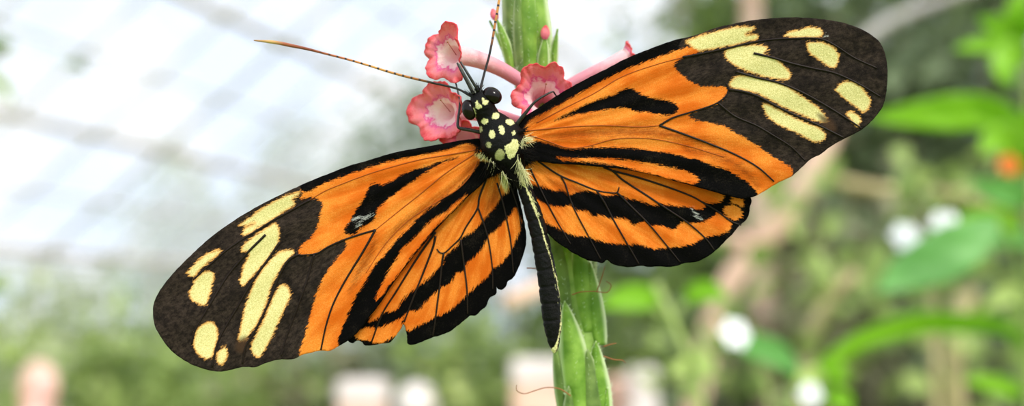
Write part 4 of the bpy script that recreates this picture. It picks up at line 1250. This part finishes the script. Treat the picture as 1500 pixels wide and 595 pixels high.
def pillar(label, x, d, top, w, mat, capmat):
    p = at(x, 480, d); H = at(x, top, d)[2]
    r = empty('stone_pillar', (p[0], p[1], 0)); tag(r, label, 'pillar')
    for nm, z0, z1, ww, mm in (('shaft', .1, H - .09, w, mat), ('plinth', 0, .1, w * 1.25, mat), ('pillar_cap', H - .09, H, w * 1.04, capmat)):
        bm = bmesh.new(); bmesh.ops.create_cube(bm, size=1)
        for v in bm.verts: v.co = Vector((v.co.x * ww + p[0], v.co.y * ww + p[1], (v.co.z + .5) * (z1 - z0) + z0))
        bmesh.ops.bevel(bm, geom=bm.edges[:], offset=.012, segments=3, affect='EDGES')
        me = bpy.data.meshes.new(nm); bm.to_mesh(me); bm.free(); link(nm, me, mm, r)


pillar('pale pinkish stone pillar between the abdomen and the bottom edge', 792, 4.0, 526, .225, M_STONE, M_STONEW)
pillar('narrow white stone pillar right of the lower flower spike', 940, 4.0, 538, .11, M_STONEW, M_STONEW)
pillar('short pinkish pillar behind the lower flower spike', 905, 4.15, 552, .10, M_STONE, M_STONE)
pillar('low pinkish stone pillar left of the white globe', 535, 4.2, 556, .19, M_STONE, M_STONEW)
gp = at(610, 592, 3.9)
gr = empty('globe_lamp', (gp[0], gp[1], 0)); tag(gr, 'round white globe lamp on a post at the bottom edge', 'lamp')
V, F = [], []
for i in range(17):
    th = math.pi * i / 16
    for k in range(28):
        V.append(gp + .078 * np.array([math.sin(th) * math.cos(k * math.pi / 14), math.sin(th) * math.sin(k * math.pi / 14), math.cos(th)]))
for i in range(16):
    for k in range(28): F.append((i * 28 + k, (i + 1) * 28 + k, (i + 1) * 28 + (k + 1) % 28, i * 28 + (k + 1) % 28))
link('globe', pymesh('globe', V, F), M_STONEW, gr)
tube('post', [(gp[0], gp[1], 0), (gp[0], gp[1], gp[2] * .5), (gp[0], gp[1], gp[2] - .07)], [.03, .022, .02], M_FRAME, gr, 12)

# ------------------------------------------------------------------ person at the lower left
M_SKIN = mat_simple('skin', (240, 190, 178), .5, .3, 8.0, (246, 204, 194))
M_TOP = mat_simple('top_pink', (240, 186, 182), .8, .1, 10.0, (248, 204, 200))
M_TROUS = mat_simple('trousers_grey', (120, 120, 128), .8, .1)
M_HAIRP = mat_simple('hair_fair', (240, 206, 190), .6, .3, 30.0, (222, 182, 158))
M_SHOE = mat_simple('shoe_white', (220, 220, 220), .6, .2)
M_LIPS = mat_simple('lips', (190, 100, 96), .5, .3)


def skin_mesh(name, nodes, edges, mat, parent, sub=2, root=0):
    me = bpy.data.meshes.new(name)
    me.from_pydata([n[0] for n in nodes], edges, [])
    o = link(name, me, mat, parent)
    o.modifiers.new('skin', 'SKIN').use_smooth_shade = True
    for i, n in enumerate(nodes):
        sv = me.skin_vertices[0].data[i]
        sv.radius = n[1] if isinstance(n[1], tuple) else (n[1], n[1])
        sv.use_root = i == root
    s = o.modifiers.new('sub', 'SUBSURF'); s.levels = sub; s.render_levels = sub
    return o


ph = at(62, 530, 4.8)
HP = ph[2]                                         # standing height
PX0, PY0 = ph[0], ph[1]
k_ = HP / 1.60
FA = R(-62)                                        # facing right and a little towards the lens


def pl(x, y, z):
    """person space: x to the figure's left, y forward"""
    fx, fy = math.sin(-FA), -math.cos(FA)
    lx, ly = -fy, fx
    return (PX0 + k_ * (lx * x + fx * y), PY0 + k_ * (ly * x + fy * y), k_ * z)


person = empty('person', (PX0, PY0, 0)); tag(person, 'person with fair hair and pale pink top standing at the lower left corner', 'person')
N_, E_ = [], []


def nd(x, y, z, r, par=None):
    N_.append((pl(x, y, z), (r[0] * k_, r[1] * k_) if isinstance(r, tuple) else r * k_))
    if par is not None: E_.append((par, len(N_) - 1))
    return len(N_) - 1


pel = nd(0, 0, .86, (.135, .10))
wai = nd(0, .01, 1.02, (.115, .085), pel); che = nd(0, .01, 1.19, (.14, .095), wai); shz = nd(0, -.01, 1.29, (.10, .075), che)
nek = nd(0, .0, 1.36, .05, shz); jaw = nd(0, .02, 1.43, (.058, .068), nek); hd = nd(0, .015, 1.505, (.072, .088), jaw); crn = nd(0, .005, 1.555, (.055, .066), hd)
for s in (1, -1):
    sh = nd(.155 * s, -.01, 1.275, .05, shz); el = nd(.195 * s, -.02, 1.02, .036, sh); wr = nd(.205 * s, .03, .80, .026, el)
    pm = nd(.205 * s, .04, .745, (.020, .032), wr)
    for j, (dy, L) in enumerate(((-.026, .052), (-.009, .064), (.008, .068), (.024, .060))):
        a = nd(.204 * s, .04 + dy, .705, .0095, pm); b = nd((.200) * s, .043 + dy, .705 - L * .55, .0085, a); nd(.190 * s, .046 + dy, .705 - L, .007, b)
    a = nd(.196 * s, .072, .755, .011, pm); b = nd(.190 * s, .088, .725, .0095, a); nd(.184 * s, .092, .70, .008, b)
    hp = nd(.085 * s, 0, .80, .09, pel); kn = nd(.09 * s, .015, .45, .055, hp); an = nd(.09 * s, -.02, .09, .036, kn); nd(.092 * s, .11, .035, .03, an)
body_p = skin_mesh('body', N_, E_, M_SKIN, person)


def sub(name, nodes, edges, mat, label=None, s=2):
    o = skin_mesh(name, [(pl(*n[:3]), (n[3][0] * k_, n[3][1] * k_) if isinstance(n[3], tuple) else n[3] * k_) for n in nodes], edges, mat, person, s)
    if label: o['label'] = label
    return o


sub('top', [(0, 0, .84, (.15, .115)), (0, .01, 1.02, (.132, .102)), (0, .01, 1.19, (.152, .108)), (0, -.01, 1.285, (.105, .082)), (0, 0, 1.325, .062), (.155, -.01, 1.275, .062), (.19, -.02, 1.06, .048), (-.155, -.01, 1.275, .062), (-.19, -.02, 1.06, .048)],
    [(0, 1), (1, 2), (2, 3), (3, 4), (3, 5), (5, 6), (3, 7), (7, 8)], M_TOP, 'pale pink top')
sub('trousers', [(0, 0, .90, (.142, .11)), (.085, 0, .78, .098), (.09, .015, .45, .068), (.09, -.02, .12, .055), (-.085, 0, .78, .098), (-.09, .015, .45, .068), (-.09, -.02, .12, .055)], [(0, 1), (1, 2), (2, 3), (0, 4), (4, 5), (5, 6)], M_TROUS)
for s in (1, -1):
    sub('shoe', [(.09 * s, -.05, .04, .042), (.091 * s, .04, .04, .042), (.092 * s, .13, .03, .032)], [(0, 1), (1, 2)], M_SHOE)
    sub('ear', [(.072 * s, .0, 1.50, .010), (.080 * s, -.008, 1.475, .014), (.074 * s, -.002, 1.45, .009)], [(0, 1), (1, 2)], M_SKIN)
    sub('eye', [(.030 * s, .088, 1.492, .009), (.036 * s, .086, 1.492, .008)], [(0, 1)], M_EYE)
sub('nose', [(0, .094, 1.49, .008), (0, .108, 1.462, .011), (0, .100, 1.452, .013)], [(0, 1), (1, 2)], M_SKIN)
sub('mouth', [(-.022, .086, 1.425, .006), (0, .093, 1.425, .009), (.022, .086, 1.425, .006)], [(0, 1), (1, 2)], M_LIPS)
sub('hair', [(0, .035, 1.565, (.064, .058)), (0, -.03, 1.545, (.086, .074)), (0, -.062, 1.48, (.080, .05)), (0, -.068, 1.40, (.066, .040)), (0, -.062, 1.33, (.05, .026))], [(0, 1), (1, 2), (2, 3), (3, 4)], M_HAIRP)

# ------------------------------------------------------------------ light: bright overcast sky and a soft sun behind the lens
world = bpy.data.worlds.new('sky'); SC.world = world; world.use_nodes = True
wt = world.node_tree; wt.nodes.clear()
bg = wt.nodes.new('ShaderNodeBackground'); wo = wt.nodes.new('ShaderNodeOutputWorld')
tc = wt.nodes.new('ShaderNodeTexCoord'); nz_ = wt.nodes.new('ShaderNodeTexNoise'); mx = wt.nodes.new('ShaderNodeMix'); mp = wt.nodes.new('ShaderNodeMapRange')
nz_.inputs['Scale'].default_value = 9.0; nz_.inputs['Detail'].default_value = 4
mx.data_type = 'RGBA'
mx.inputs[6].default_value = (.66, .79, 1.0, 1); mx.inputs[7].default_value = (1, .985, .96, 1)
mp.inputs[1].default_value = .42; mp.inputs[2].default_value = .58
wt.links.new(tc.outputs['Generated'], nz_.inputs['Vector']); wt.links.new(nz_.outputs[0], mp.inputs[0]); wt.links.new(mp.outputs[0], mx.inputs[0])
wt.links.new(mx.outputs[2], bg.inputs[0]); wt.links.new(bg.outputs[0], wo.inputs[0])
bg.inputs[1].default_value = 1.3
sd = bpy.data.lights.new('sun', 'SUN'); sd.energy = 2.3; sd.angle = R(12); sd.color = (1, .96, .88)
so = bpy.data.objects.new('sun', sd); COL.objects.link(so); so.location = (3, -3, 8)
so.rotation_euler = Vector((-.45, .72, -.75)).to_track_quat('-Z', 'Y').to_euler()

SC.view_settings.view_transform = 'Standard'
SC.view_settings.look = 'None'
SC.view_settings.gamma = 1.0
SC.view_settings.use_curve_mapping = False
SC.view_settings.exposure = 0.45
SC.cycles.max_bounces = 8
SC.cycles.transparent_max_bounces = 16
SC.cycles.caustics_reflective = False
SC.cycles.caustics_refractive = False
